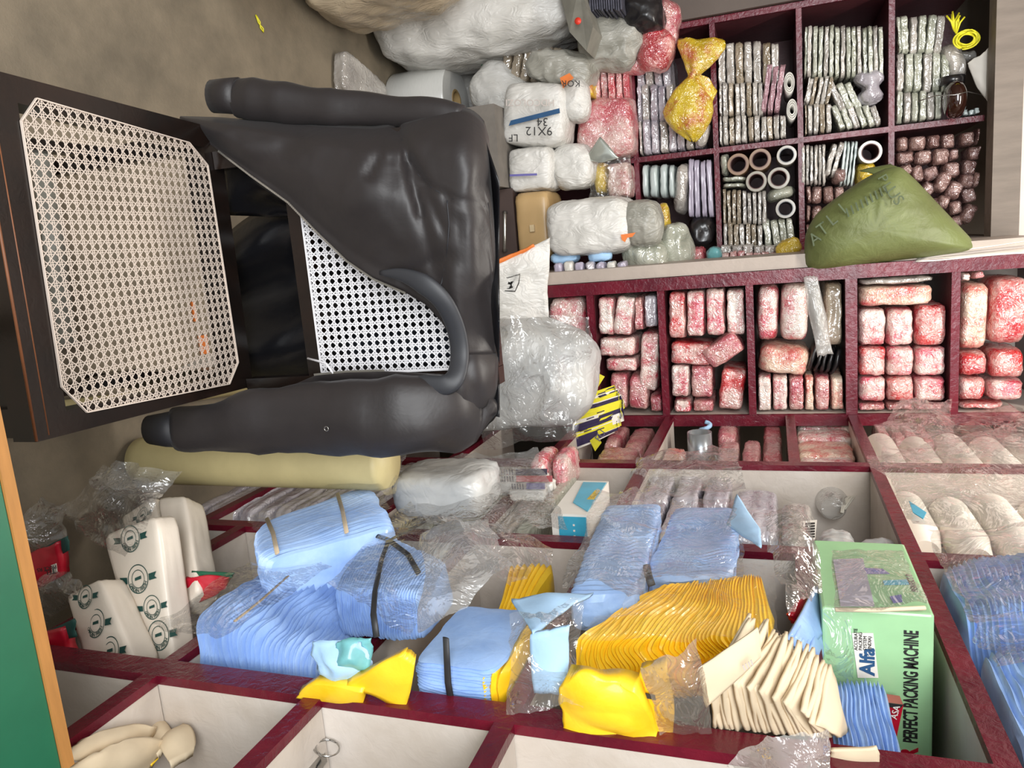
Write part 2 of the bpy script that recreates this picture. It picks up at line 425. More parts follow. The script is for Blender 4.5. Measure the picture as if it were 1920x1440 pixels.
def pleated(mb, c8, n=22, m=9, seed=0, inset=0.05, wav=0.5, axis='v', rag=0.03, mi=0, corner=0.18, amp=0.0):
    """a pile of folded sheets: layer edges show on the sides; the pile's axis is u, v or w of the box c8"""
    f = trilin(c8)
    per = []
    for sidei in range(4):
        for k in range(m):
            t = k/m
            a = [(-1+2*t, -1), (1, -1+2*t), (1-2*t, 1), (-1, 1-2*t)][sidei]
            l = (abs(a[0])**8+abs(a[1])**8)**(1/8)
            per.append((a[0]/l, a[1]/l))
    rows = []
    L = n*2
    sd = Vector((seed*2.3, seed*5.1, 0.7))
    lay = [R.uniform(-rag, rag) for _ in range(n+2)]
    lay2 = [R.uniform(-rag, rag) for _ in range(n+2)]
    def emit(a, b, h):
        q = {'v': (a, h, b), 'u': (h, a, b), 'w': (a, b, h)}[axis]
        p = f(*q)
        if amp: p = p+noise.noise_vector(p*14+sd)*amp
        return p
    for i in range(L+1):
        h = i/L
        row = []
        k = i//2
        ins = inset if i % 2 == 0 else 0.0
        for j, (a, b) in enumerate(per):
            nz = noise.noise(Vector((a*1.6, b*1.6, h*3))+sd)
            hh = h+wav*nz*0.10*math.sin(math.pi*h)
            r = 1-ins-corner*(abs(2*h-1)**6)*0.5
            jit = noise.noise(Vector((a*3, b*3, k*1.9))+sd)*rag
            row.append(emit(0.5+0.5*a*(r+lay[k]*0.5+jit), 0.5+0.5*b*(r+lay2[k]*0.5+jit), min(max(hh, 0), 1)))
        rows.append(row)
    np_ = len(per)
    vs = [p for r in rows for p in r]
    fs = [(i*np_+j, i*np_+(j+1) % np_, (i+1)*np_+(j+1) % np_, (i+1)*np_+j) for i in range(L) for j in range(np_)]
    for top in (0, L):
        base = top*np_
        prev = list(range(base, base+np_))
        for s in (0.6, 0.25):
            st = len(vs)
            for (a, b) in per:
                z = noise.noise(Vector((a*s*2, b*s*2, top))+sd)*0.02
                vs.append(emit(0.5+0.5*a*s*0.9, 0.5+0.5*b*s*0.9, (top/L)+(z if top == 0 else -z)+(0.012 if top else -0.012)))
            cur = list(range(st, st+np_))
            for j in range(np_):
                q = (prev[j], prev[(j+1) % np_], cur[(j+1) % np_], cur[j])
                fs.append(q if top else q[::-1])
            prev = cur
        fs.append(tuple(prev) if top else tuple(prev[::-1]))
    mb.add(vs, fs, mi)

def film_rows(P, nx=22, ny=22, amp=0.02, seed=0, freq=9.0, nrm=None, edge=0.06):
    """crumpled sheet over four corners; returns rows of points"""
    P = [Vector(p) for p in P]
    if nrm is None:
        nrm = (P[1]-P[0]).cross(P[3]-P[0]).normalized()
        if nrm.dot(Vector((0, 0, EYE))-P[0]) < 0: nrm = -nrm
    sd = Vector((seed*4.1, seed*2.7, seed*1.3))
    rows = []
    size = ((P[1]-P[0]).length+(P[3]-P[0]).length)/2
    for i in range(ny+1):
        v = i/ny; row = []
        for j in range(nx+1):
            u = j/nx
            e = edge*(noise.noise(Vector((u*3, v*3, seed*1.7)))+0.4*noise.noise(Vector((u*9, v*9, seed))))
            uu = u+e*(abs(2*u-1)**3)*(1 if u > .5 else -1)*1.2
            e2 = edge*(noise.noise(Vector((v*3, u*3, seed*2.9+5)))+0.4*noise.noise(Vector((v*9, u*9, seed+3))))
            vv = v+e2*(abs(2*v-1)**3)*(1 if v > .5 else -1)*1.2
            p = P[0]*(1-uu)*(1-vv)+P[1]*uu*(1-vv)+P[2]*uu*vv+P[3]*(1-uu)*vv
            r = 1-2*abs(noise.noise(p*freq+sd)); r2 = 1-2*abs(noise.noise(p*freq*2.3+sd*2))
            bul = math.sin(math.pi*u)*math.sin(math.pi*v)
            p = p+nrm*(amp*(0.7*r+0.35*r2)+amp*0.8*bul)+noise.noise_vector(p*freq*1.4+sd)*amp*0.35
            row.append(p)
        rows.append(row)
    return rows
def film(name, P, mat='film', parent=None, **kw):
    mb = MB(); mb.grid(film_rows(P, **kw))
    return mb.build(name, M[mat], parent)

def text_mesh(name, txt, size, o, xd, yd, mat, parent, extrude=0.0004, bold=0.0, align='LEFT', fit=None):
    """raised lettering lying on a surface at o, reading along xd with letter tops towards yd"""
    cu = bpy.data.curves.new(name, 'FONT'); cu.body = txt; cu.size = size; cu.extrude = extrude; cu.offset = bold
    cu.align_x = align; cu.align_y = 'CENTER'; cu.resolution_u = 3
    tmp = bpy.data.objects.new('tmp', cu)
    me = bpy.data.meshes.new_from_object(tmp)
    bpy.data.objects.remove(tmp); bpy.data.curves.remove(cu)
    xd = Vector(xd).normalized(); yd = Vector(yd); yd = (yd-xd*yd.dot(xd)).normalized(); zd = xd.cross(yd)
    mt = Matrix((xd, yd, zd)).transposed()
    off = Vector(o)-wloc(parent)
    if fit and len(me.vertices):
        k = fit/max(v.co.x for v in me.vertices)
        for v in me.vertices: v.co.x *= k
    for v in me.vertices: v.co = mt @ v.co + off
    me.name = name; me.materials.clear(); me.materials.append(M[mat])
    ob = bpy.data.objects.new(name, me); COL.objects.link(ob)
    if parent is not None: ob.parent = parent
    return ob

# ------------------------------------------------------------------ the room
def slab(name, lo, hi, mat, kind=True):
    mb = MB(); mb.box(lo, hi); o = mb.build(name, M[mat], smooth=False)
    return structure(o) if kind else o
slab('floor', (-2.2, -2.0, -0.06), (1.3, 3.45, 0), 'concrete')
slab('wall_back', (-2.2, 3.35, 0), (1.3, 3.45, 2.9), 'plaster')
slab('wall_left', (-2.2, -0.3, 0), (-2.1, 3.35, 2.9), 'plaster')
slab('wall_right', (1.06, -0.3, 0), (1.16, 3.35, 2.9), 'plaster')
slab('ceiling', (-2.2, -0.3, 2.9), (1.3, 3.45, 3.0), 'pale_wall')
slab('trim_1', (-2.1, 2.72, 2.065), (0.086, 2.8, 2.14), 'beam')
slab('wall_upper', (-2.1, 2.74, 2.141), (0.086, 2.8, 2.9), 'pale_wall')

# ------------------------------------------------------------------ right-hand rack
RX = 0.57
def board(name, parent, lo, hi, axis='X', white='white_paint', nose=0.014):
    """painted board with a maroon front edge"""
    mb = MB(); x0, y0, z0 = lo; x1, y1, z1 = hi
    if axis == 'X':
        mb.box((x0, y0, z0), (x0+nose, y1, z1), 1); mb.box((x0+nose, y0+.0012, z0+.0012), (x1, y1-.0012, z1-.0012), 0)
    else:
        mb.box((x0, y0, z0), (x1, y0+nose, z1), 1); mb.box((x0+.0012, y0+nose, z0+.0012), (x1-.0012, y1, z1-.0012), 0)
    return mb.build(name, [M[white], M['red_paint']], parent, smooth=False)
rack = tag(thing('display_rack', (0.77, 1.3, 0)), 'long white rack with maroon edges, open cells full of packed plastic bags', 'rack')
UY = [(0.19, 0.23), (0.771, 0.812), (1.336, 1.37), (1.872, 1.905)]
for a, b in UY: board('upright', rack, (RX, a, 0), (0.99, b, 2.2))
BAYS = [(0.23, 0.771), (0.812, 1.336), (1.37, 1.872), (1.905, 2.4)]
SH = {0: (.235, .525, .807, 1.083, 1.447, 1.628), 1: (.235, .525, .807, 1.083, 1.447, 1.628), 2: (.1, .525, .807, 1.083, 1.628), 3: (.235, .525, .807, 1.083, 1.45, 1.628)}
for i, (a, b) in enumerate(BAYS):
    for z in SH[i]: board('shelf_board', rack, (RX, a, z), (0.97, b, z+.026))
mb = MB(); mb.box((0.97, .19, 0), (0.99, 2.4, 2.2)); mb.build('back_panel', M['white_paint'], rack, smooth=False)

# ------------------------------------------------------------------ back cubby unit and wall shelf
CY = 2.41
cub = tag(thing('cubby_unit', (0.37, 2.6, 0)), 'upright cubby unit with maroon front edges, stuffed with red and pink packs', 'shelf unit')
board('side_panel', cub, (0.122, CY, 0), (0.162, 2.86, 2.25), 'Y')
board('side_panel', cub, (RX, CY, 0), (0.606, 2.86, 2.25), 'Y')
for z, t in ((.52, .022), (.842, .022), (1.073, .022), (1.343, .022), (1.624, .032), (1.9, .022), (2.17, .022)):
    board('shelf_board', cub, (0.162, CY+.004, z), (RX, 2.84, z+t), 'Y', white='maroon_dark')
mb = MB(); mb.box((0.162, 2.84, 0), (RX, 2.86, 2.25)); mb.build('back_panel', M['white_paint'], cub, smooth=False)

WY = 2.85
wsh = tag(thing('wall_shelf', (-0.3, 3.1, 0)), 'dark maroon wall shelf behind the olive sack, filled with clear bag bundles', 'shelf unit')
for x0, x1 in ((-.735, -.715), (-.30, -.282)): board('upright', wsh, (x0, WY, .9), (x1, 3.3, 2.07), 'Y', white='maroon_dark')
mb = MB(); mb.box((.080, 2.425, 0), (.1205, 3.3, 2.12)); mb.build('side_panel', M['ledge_paint'], wsh, smooth=False)
for z in (.95, 1.235, 1.515, 1.795):
    board('shelf_board', wsh, (-.715, WY+.003, z), (-.30, 3.3, z+.018), 'Y', white='maroon_dark')
    board('shelf_board', wsh, (-.282, WY+.003, z), (.086, 3.3, z+.018), 'Y', white='maroon_dark')
mb = MB(); mb.box((-.735, 3.3, .0), (.121, 3.32, 2.07)); mb.build('back_panel', M['maroon_dark'], wsh, smooth=False)
mb = MB(); mb.box((-1.5, 2.83, .9), (-.737, 2.85, 2.06)); mb.build('end_board', M['dark_wall'], wsh, smooth=False)

# low bench in front of the wall shelf, drawer unit beside it
mb = MB(); mb.box((-.5, 2.52, 0), (-.225, 2.8, .54))
tag(mb.build('low_bench', M['grey_board'], smooth=False), 'plain grey low bench under the white marked sacks, beside the brown drawer unit', 'bench')
dr = tag(thing('drawer_unit', (-.1, 2.7, 0)), 'dark brown metal drawer unit with a steel handle behind the draped chair', 'cabinet')
mb = MB(); mb.box((-.222, 2.6, 0), (.06, 2.82, .555)); mb.build('body', M['brown_metal'], dr, smooth=False)
a = at(945, 398, Y=2.575); b = at(945, 470, Y=2.575)
mb = MB(); mb.tube([Vector((a.x, 2.6, a.z)), a, a+Vector((.008, -.004, .004)), b-Vector((.008, .004, -.004)), b, Vector((b.x, 2.6, b.z))], .006, 8)
mb.build('handle', M['steel'], dr)
bx = tag(thing('plastic_bin', (-.1, 2.7, .556)), 'beige rounded plastic bin lying on the brown drawer unit', 'bin')
mb = MB(); pillow(mb, (-.085, 2.7, .622), (.24, .22, .13), n=10, p=9, amp=0); mb.build('shell', M['beige_plastic'], bx)
mb = MB(); a = at(998, 428, Y=2.583); mb.box((a.x-.012, 2.578, a.z-.008), (a.x+.012, 2.594, a.z+.008)); mb.build('latch', solid('pale_beige_plastic', 'D2BC94', 0.4), bx, smooth=False)

# green bench top in the near corner
tb = tag(thing('green_table', (0.3, 0.45, 0)), 'green painted table edge with a raw wooden strip, at the very corner of the view', 'table')
mb = MB(); mb.box((.0, .2, .6), (.555, .556, .62)); mb.build('table_top', M['green_paint'], tb, smooth=False)
mb = MB(); mb.box((.0, .557, .597), (.555, .571, .623)); mb.build('edge_strip', M['raw_wood'], tb, smooth=False)
for x in (.02, .5):
    for y in (.22, .5):
        mb = MB(); mb.box((x, y, 0), (x+.04, y+.04, .599)); mb.build('leg', M['green_paint'], tb, smooth=False)

# ------------------------------------------------------------------ chair
def clip_poly(p, d, poly):
    t0, t1 = -9, 9
    n = len(poly)
    for i in range(n):
        a = poly[i]; b = poly[(i+1) % n]
        nx, ny = -(b[1]-a[1]), b[0]-a[0]
        den = nx*d[0]+ny*d[1]; num = nx*(p[0]-a[0])+ny*(p[1]-a[1])
        if abs(den) < 1e-9:
            if num < 0: return None
            continue
        t = -num/den
        if den > 0: t0 = max(t0, t)
        else: t1 = min(t1, t)
    return (t0, t1) if t1-t0 > 0.004 else None
def cane_mesh(mb, poly, T, pitch, w=.00092, h=.0009):
    """woven cane: paired warps and wefts and two diagonals, clipped to a polygon"""
    def strand(p, d, lvl, ww=w):
        r = clip_poly(p, d, poly)
        if not r: return
        a = Vector((p[0]+d[0]*r[0], p[1]+d[1]*r[0], 0)); b = Vector((p[0]+d[0]*r[1], p[1]+d[1]*r[1], 0))
        s = Vector((-d[1], d[0], 0))*ww/2; z0 = lvl*h*.7; z1 = z0+h
        vs = [a-s, a+s, b+s, b-s]
        vs = [v+Vector((0, 0, z0)) for v in vs]+[v+Vector((0, 0, z1)) for v in vs]
        mb.add([T(v) for v in vs], [(0,3,2,1),(4,5,6,7),(0,1,5,4),(1,2,6,5),(2,3,7,6),(3,0,4,7)])
    xs = [p[0] for p in poly]; ys = [p[1] for p in poly]
    x0, x1, y0, y1 = min(xs), max(xs), min(ys), max(ys)
    k = x0+pitch/2
    while k < x1:
        for o in (-.11, .11): strand((k+o*pitch, y0), (0, 1), 0)
        k += pitch
    k = y0+pitch/2
    while k < y1:
        for o in (-.11, .11): strand((x0, k+o*pitch), (1, 0), 1)
        k += pitch
    q = 1/math.sqrt(2)
    k = -3.0
    n = int((x1-x0+y1-y0)/pitch)+2
    for i in range(-n, n):
        strand((x0+pitch*(i+.5), y0), (q, q), 2, w*1.05)
        strand((x0+pitch*(i+.5), y0), (-q, q), 3, w*1.05)
    m = len(poly)
    for i in range(m):
        a = poly[i]; b = poly[(i+1) % m]; l = math.hypot(b[0]-a[0], b[1]-a[1]); d = ((b[0]-a[0])/l, (b[1]-a[1])/l)
        s = Vector((-d[1], d[0], 0))*w*.9
        A = Vector((*a, 0)); B = Vector((*b, 0))
        vs = [A-s, A+s, B+s, B-s]; vs = [v+Vector((0, 0, 0)) for v in vs]+[v+Vector((0, 0, h*4.4)) for v in vs]
        mb.add([T(v) for v in vs], [(0,3,2,1),(4,5,6,7),(0,1,5,4),(1,2,6,5),(2,3,7,6),(3,0,4,7)])
ch = tag(thing('cane_chair', (-.035, .97, 0)), 'black wooden chair with white cane seat and back, a dark jacket over its back', 'chair')
SZ = .447
# seat frame: four mitred bars around the cane
OUT = [(-.298, .752), (.205, .738), (.218, 1.205), (-.272, 1.215)]
INN = [(-.258, .808), (.172, .792), (.188, 1.158), (-.234, 1.166)]
mb = MB()
for i in range(4):
    j = (i+1) % 4
    q = [OUT[i], OUT[j], INN[j], INN[i]]
    mb.add([(x, y, SZ-.045) for x, y in q]+[(x, y, SZ) for x, y in q], [(3,2,1,0),(4,5,6,7),(0,1,5,4),(1,2,6,5),(2,3,7,6),(3,0,4,7)])
mb.build('seat_frame', M['black_wood'], ch, smooth=False)
mb = MB()
mb.tube([(-.297, .7525, SZ-.001), (.204, .7385, SZ-.001)], .0022, 6); mb.tube([(-.292, .772, SZ-.0004), (.2, .758, SZ-.0004)], .0012, 6)
mb.build('worn_edge', M['worn_wood'], ch)
mb = MB()
c1 = .03
seat_poly = [(-.264+c1, .806), (.176-c1*1.3, .790), (.182, .790+c1*1.1), (.200, 1.165-c1), (.194-c1, 1.168), (-.232+c1, 1.166), (-.238, 1.166-c1*1.3), (-.268, .806+c1)]
cane_mesh(mb, seat_poly, lambda v: Vector((v.x, v.y, SZ+.0008+v.z)), .0148)
mb.build('cane_seat', M['cane'], ch, smooth=False)
def leg(x, y, top, s=.038, tx=0, ty=0):
    mb = MB()
    for z0, z1 in ((0, top),):
        a = s*.36; b = s/2
        vs = [(x+tx-a, y+ty-a, 0), (x+tx+a, y+ty-a, 0), (x+tx+a, y+ty+a, 0), (x+tx-a, y+ty+a, 0), (x-b, y-b, top), (x+b, y-b, top), (x+b, y+b, top), (x-b, y+b, top)]
        mb.add(vs, [(0,3,2,1),(4,5,6,7),(0,1,5,4),(1,2,6,5),(2,3,7,6),(3,0,4,7)])
    return mb
leg(-.272, .778, SZ-.045, .042).build('leg', M['black_wood'], ch, smooth=False)
leg(.18, .764, SZ-.045, .042).build('leg', M['black_wood'], ch, smooth=False)
leg(-.25, 1.19, SZ-.045, .04, 0, .04).build('leg', M['black_wood'], ch, smooth=False)
leg(.196, 1.18, SZ-.045, .04, 0, .04).build('leg', M['black_wood'], ch, smooth=False)
mb = MB(); mb.box((-.255, .757, SZ-.1), (.165, .777, SZ-.046)); mb.build('front_apron', M['black_wood'], ch, smooth=False)
mb = MB(); mb.box((-.27, .8, .16), (-.25, 1.2, .185)); mb.build('stretcher', M['black_wood'], ch, smooth=False)
mb = MB(); mb.box((.172, .79, .16), (.192, 1.19, .185)); mb.build('stretcher', M['black_wood'], ch, smooth=False)
def BT(v):  # back plane leans a little
    return Vector((v.x, 1.215+(v.y-.6)*.1-v.z, v.y))
for x in (-.212, .216):
    mb = MB()
    vs = [BT(Vector((x+sx*.016, z, zz))) for z in (SZ+.001, .955) for sx, zz in ((-1, .014), (1, .014), (1, -.014), (-1, -.014))]
    mb.add(vs, [(3,2,1,0),(4,5,6,7),(0,1,5,4),(1,2,6,5),(2,3,7,6),(3,0,4,7)])
    mb.build('back_post', M['black_wood'], ch, smooth=False)
for z0, z1 in ((.582, .618), (.92, .955)):
    mb = MB()
    vs = [BT(Vector((x, z, zz))) for z in (z0, z1) for x, zz in ((-.197, .012), (.201, .012), (.201, -.012), (-.197, -.012))]
    mb.add(vs, [(3,2,1,0),(4,5,6,7),(0,1,5,4),(1,2,6,5),(2,3,7,6),(3,0,4,7)])
    mb.build('back_rail', M['black_wood'], ch, smooth=False)
mb = MB()
back_poly = [(-.196, .612), (.194, .612), (.2, .62), (.2, .925), (-.196, .925)]
cane_mesh(mb, back_poly, lambda v: BT(Vector((v.x, v.y, v.z+.0135))), .0148, w=.0016)
mb.build('cane_back', M['cane_white'], ch, smooth=False)

# ------------------------------------------------------------------ jacket over the chair back
jk = tag(thing('jacket', (0.03, 1.25, .2)), 'charcoal zip jacket draped over the back of the cane chair, sleeves hanging down', 'jacket')
def crease(px, py, segs):
    d = 0.0
    for (ax, ay, bx_, by, w, dep) in segs:
        vx, vy = bx_-ax, by-ay; L2 = vx*vx+vy*vy
        t = max(0, min(1, ((px-ax)*vx+(py-ay)*vy)/L2))
        q = math.hypot(px-ax-t*vx, py-ay-t*vy)
        fade = math.sin(math.pi*min(1, .15+t*.85)) if dep < 0 else 1.0
        d += abs(dep)*math.exp(-(q/w)**2)*fade*(1 if dep > 0 else -1)
    return d
SEGS = [(745, 235, 765, 300, 5, .006), (765, 300, 800, 345, 5, .006), (800, 345, 838, 369, 5, .006), (838, 369, 928, 392, 5, .006),
        (838, 375, 830, 560, 6, .004), (745, 240, 790, 400, 9, .009), (750, 240, 830, 430, 8, .008), (770, 310, 820, 520, 12, .008),
        (740, 240, 690, 330, 9, .008), (745, 240, 735, 300, 6, .006), (500, 300, 560, 260, 22, .008), (600, 420, 720, 330, 40, -.012),
        (440, 260, 600, 240, 20, .006), (860, 420, 880, 640, 16, .007), (900, 300, 860, 380, 14, -.006), (760, 520, 840, 480, 12, .007),
        (640, 300, 760, 450, 60, -.012), (880, 240, 850, 350, 30, -.008), (905, 440, 900, 640, 14, .005)]
def panel(name, xs, top, bot, ydep, nx=70, nv=44, segs=SEGS, mat='jacket'):
    rows = []
    for i in range(nx+1):
        x = xs[0]+(xs[-1]-xs[0])*i/nx
        yt = np.interp(x, xs, top); yb = np.interp(x, xs, bot)
        row = []
        for j in range(nv+1):
            v = j/nv; y = yt+(yb-yt)*v
            Y = ydep(x, y, v)+crease(x, y, segs)-.005*noise.noise(Vector((x*.012, y*.014, 3)))-.002*noise.noise(Vector((x*.04, y*.03, 1)))
            row.append(at(x, y, Y=Y))
        rows.append(row)
    mb = MB(); mb.grid(rows)
    o = mb.build(name, M[mat], jk)
    md = o.modifiers.new('cloth thickness', 'SOLIDIFY'); md.thickness = .003; md.offset = 0
    return o
def roll(x): return .075*max(0, (x-850)/82)**2.2
XS = [338, 410, 470, 540, 590, 650, 700, 730, 760, 800, 830, 848, 862, 880, 895, 912, 920, 926, 932]
LT = [219, 221, 226, 231, 234, 237, 238, 234, 228, 216, 207, 203, 201, 205, 214, 234, 300, 420, 520]
LB = [223, 282, 328, 378, 430, 488, 522, 535, 548, 572, 605, 640, 664, 664, 664, 664, 664, 664, 664]
def YL(x, y, v): return 1.175-.025*math.sin(math.pi*min(1, v*1.1))+.055*(1-min(1, v*5))**2+roll(x)+.03*max(0, (430-x)/90)
fp = panel('front_panel', XS, LT, LB, YL)
def seam(pts, parent):
    P = []
    for (x0, y0), (x1, y1) in zip(pts, pts[1:]):
        for k in range(8):
            x = x0+(x1-x0)*k/8; y = y0+(y1-y0)*k/8
            v = (y-np.interp(x, XS, LT))/(np.interp(x, XS, LB)-np.interp(x, XS, LT))
            P.append(at(x, y, Y=YL(x, y, v)+crease(x, y, SEGS)-.005*noise.noise(Vector((x*.012, y*.014, 3)))-.002*noise.noise(Vector((x*.04, y*.03, 1)))-.0012))
    mb = MB(); mb.tube(P, .0013, 6); mb.build('seam', M['jacket_dark'], parent)
seam([(747, 240), (757, 275), (768, 302), (785, 328), (804, 349), (838, 369), (880, 381), (922, 391)], fp)
seam([(838, 372), (842, 420), (838, 480), (828, 530), (815, 560)], fp)
XR = [505, 590, 650, 720, 800, 842, 858, 870, 885, 900, 912, 922, 930, 933]
RT = [742, 704, 698, 696, 700, 702, 664, 663, 663, 663, 663, 663, 663, 663]
RB = [752, 768, 790, 790, 785, 780, 775, 772, 770, 765, 760, 752, 742, 720]
SEG2 = [(600, 715, 840, 735, 8, .006), (840, 700, 835, 840, 6, .006), (700, 760, 830, 800, 14, .006), (870, 670, 900, 780, 14, .006)]
panel('front_panel', XR, RT, RB, lambda x, y, v: 1.16+.013*min(1, max(0, (x-800)/50))-.02*math.sin(math.pi*min(1, v*.9))*(x > 842)+roll(x), nx=60, nv=30, segs=SEG2)
# back panel with satin lining hanging behind the chair back
rows = []
for i in range(51):
    x = 424+(934-424)*i/50
    k = min(1, (x-424)/110)
    yt = 440-(1-(1-k)**2)*55 if x < 540 else 385-(x-540)*.9
    yt = max(yt, 240+(x-900)*3 if x > 900 else 236)
    yb = 715+min(1, (x-424)/60)*20 if x < 700 else 735+(x-700)*.2
    rows.append([at(x, yt+(yb-yt)*j/30, Y=1.285+.03*math.sin(j*.35+x*.006)-.01*(x > 900)-.06*max(0, (x-880)/54)**2) for j in range(31)])
mb = MB(); mb.grid(rows); o = mb.build('back_panel', M['lining'], jk)
md = o.modifiers.new('cloth thickness', 'SOLIDIFY'); md.thickness = .003
rows = []
for i in range(25):
    u = i/24; A = at(402+(610-402)*u, 270+(440-270)*u, Y=1.215); B = at(434+(575-434)*u, 404+(5)*u, Y=1.25)
    rows.append([A.lerp(B, j/10)+Vector((0, .01*math.sin(j*.5+i*.4), 0)) for j in range(11)])
mb = MB(); mb.grid(rows); o = mb.build('facing', M['lining'], jk); o.modifiers.new('cloth thickness', 'SOLIDIFY').thickness = .002
def sleeve(name, pts, mat, ring=20, cuff=None, squash=.75, wr=.004, seed=1):
    P = [at(x, y, Y=Y) for x, y, Y, h in pts]; Rr = [h/1400*1.31 for *_, h in pts]
    n = 44; t = np.linspace(0, len(P)-1, n)
    C = [Vector([np.interp(k, range(len(P)), [p[a] for p in P]) for a in range(3)]) for k in t]
    for _ in range(4): C = [C[0]]+[(C[i-1]+C[i]*2+C[i+1])/4 for i in range(1, n-1)]+[C[-1]]
    Q = [np.interp(k, range(len(P)), Rr) for k in t]
    mb = MB(); mb.tube(C, list(Q), ring, flat=squash, ref=(0, 1, 0))
    for i, v in enumerate(mb.v):
        v = Vector(v); d = noise.noise(Vector((v.x*16, v.y*16, v.z*9+seed)))*wr*1.6+(1-2*abs(noise.noise(Vector((v.x*7, v.y*7, v.z*14+seed)))))*wr
        c = C[i//ring]; mb.v[i] = tuple(v+(v-c).normalized()*d)
    return mb.build(name, M[mat], jk)
sl = sleeve('sleeve', [(868, 222, 1.235, 20), (800, 212, 1.235, 24), (700, 205, 1.235, 27), (600, 199, 1.23, 32), (520, 191, 1.225, 36), (470, 186, 1.22, 37), (446, 183, 1.22, 33)], 'jacket')
mb = MB(); mb.tube([at(448, 180, Y=1.22), at(425, 180, Y=1.22), at(399, 181, Y=1.22)], [.033, .0315, .0295], 20, flat=.75, ref=(0, 1, 0)); mb.build('cuff', M['jacket'], sl)
sr = sleeve('sleeve', [(912, 755, 1.27, 30), (888, 766, 1.23, 52), (850, 778, 1.18, 68), (800, 783, 1.145, 72), (730, 783, 1.125, 71), (650, 782, 1.115, 69), (560, 783, 1.115, 66), (470, 792, 1.1, 58), (390, 800, 1.09, 50), (330, 804, 1.085, 38)], 'jacket', seed=5, squash=.55, wr=.006)
mb = MB(); mb.tube([at(335, 804, Y=1.085), at(310, 806, Y=1.085), at(281, 806, Y=1.085)], [.036, .033, .028], 20, flat=.75, ref=(0, 1, 0)); mb.build('cuff', M['jacket_dark'], sr)
mb = MB(); a = at(614, 803, Y=1.05)
mb.lathe([(.0032, 0), (.0045, 0), (.0045, .001), (.0032, .001)], a+Vector((0, -.004, 0)), 18, axis='Y', close=True); mb.build('sleeve_badge', M['steel'], sr)
# collar
cp = [(712, 512, 1.15), (752, 512, 1.145), (800, 534, 1.14), (836, 568, 1.15), (858, 620, 1.17), (864, 668, 1.175), (856, 708, 1.15), (838, 726, 1.14), (790, 722, 1.14), (730, 710, 1.145)]
n = 40; t = np.linspace(0, len(cp)-1, n)
C = [at(np.interp(k, range(len(cp)), [p[0] for p in cp]), np.interp(k, range(len(cp)), [p[1] for p in cp]), Y=np.interp(k, range(len(cp)), [p[2] for p in cp])) for k in t]
for _ in range(5): C = [C[0]]+[(C[i-1]+C[i]*2+C[i+1])/4 for i in range(1, n-1)]+[C[-1]]
mb = MB(); mb.tube(C, [.004+.0135*min(1, i/8, (n-1-i)/5) for i in range(n)], 14, flat=.42, ref=(0, 1, 0)); mb.build('collar', M['collar'], jk)
# zips: tape with teeth along both front edges
def zipper(xs, ys, Y0, step, side):
    mb = MB()
    L = [(x, np.interp(x, xs, ys)) for x in np.arange(xs[0], xs[-1], step)]
    for i, (x, y) in enumerate(L):
        p = at(x, y+side*1.5, Y=Y0(x)); q = at(x+step, np.interp(x+step, xs, ys)+side*1.5, Y=Y0(x+step))
        d = (q-p).normalized(); e = d.cross(Vector((0, 1, 0))).normalized()
        T = Matrix((d, Vector((0, 1, 0)), e)).transposed().to_4x4(); T.translation = p
        w = .0024 if i % 2 else .0038
        mb.box((-.0009, -.0012, -w/2), (.0009, .0012, w/2), 0, T)
    return mb
zipper(XS[1:9], LB[1:9], lambda x: 1.165+.03*max(0, (430-x)/90), 1.35, 1).build('zip', M['zip'], jk, smooth=False)
zipper(XR[1:4], RT[1:4], lambda x: 1.158, 1.35, -1).build('zip', M['zip'], jk, smooth=False)
zp = at(600, 684, Y=1.15)
mb = MB(); mb.tube([at(577, 672, Y=1.18), at(600, 678, Y=1.17), at(612, 682, Y=1.16), at(625, 700, Y=1.158)], .0022, 6); mb.build('drawcord', M['cane_white'], jk)

# ------------------------------------------------------------------ generators for the goods
SEED = [0]
def sd():
    SEED[0] += 1; return SEED[0]
def frect(x0, y0, x1, y1, Y, depth):
    """a picture rectangle on a front plane Y -> centre and size of the pack whose front shows there"""
    cx, cy = (x0+x1)/2, (y0+y1)/2
    c = at(cx, cy, Y=Y)
    w = (at(cx, y1, Y=Y)-at(cx, y0, Y=Y)).length; h = (at(x1, cy, Y=Y)-at(x0, cy, Y=Y)).length
    return c+Vector((0, depth/2, 0)), (w, depth, h)
CELL_X = [(.166, .566, 0), (-.711, -.304, 1), (-.278, .078, 1)]
CELL_Z = {0: [(.546, .838), (.868, 1.069), (1.099, 1.339), (1.369, 1.62), (1.66, 1.896), (1.926, 2.16)], 1: [(.972, 1.231), (1.257, 1.511), (1.537, 1.791), (1.817, 2.06)]}
def fit_cell(c, s, ang, unit):
    ca, sa = abs(math.cos(ang)), abs(math.sin(ang))
    c = Vector(c); s = list(s)
    xb = next(((a, b) for a, b, u in CELL_X if u == unit and a-.02 < c.x < b+.02), None)
    zb = next(((a, b) for a, b in CELL_Z[unit] if a-.02 < c.z < b+.02), None)
    for b, ax in ((xb, 0), (zb, 2)):
        if not b: continue
        h = (s[0]*ca+s[2]*sa)/2 if ax == 0 else (s[2]*ca+s[0]*sa)/2
        lo, hi = max(c[ax]-h, b[0]), min(c[ax]+h, b[1])
        if hi-lo > .008:
            k = (hi-lo)/(2*h); c[ax] = (lo+hi)/2; s[ax] *= k
    return c, tuple(s)
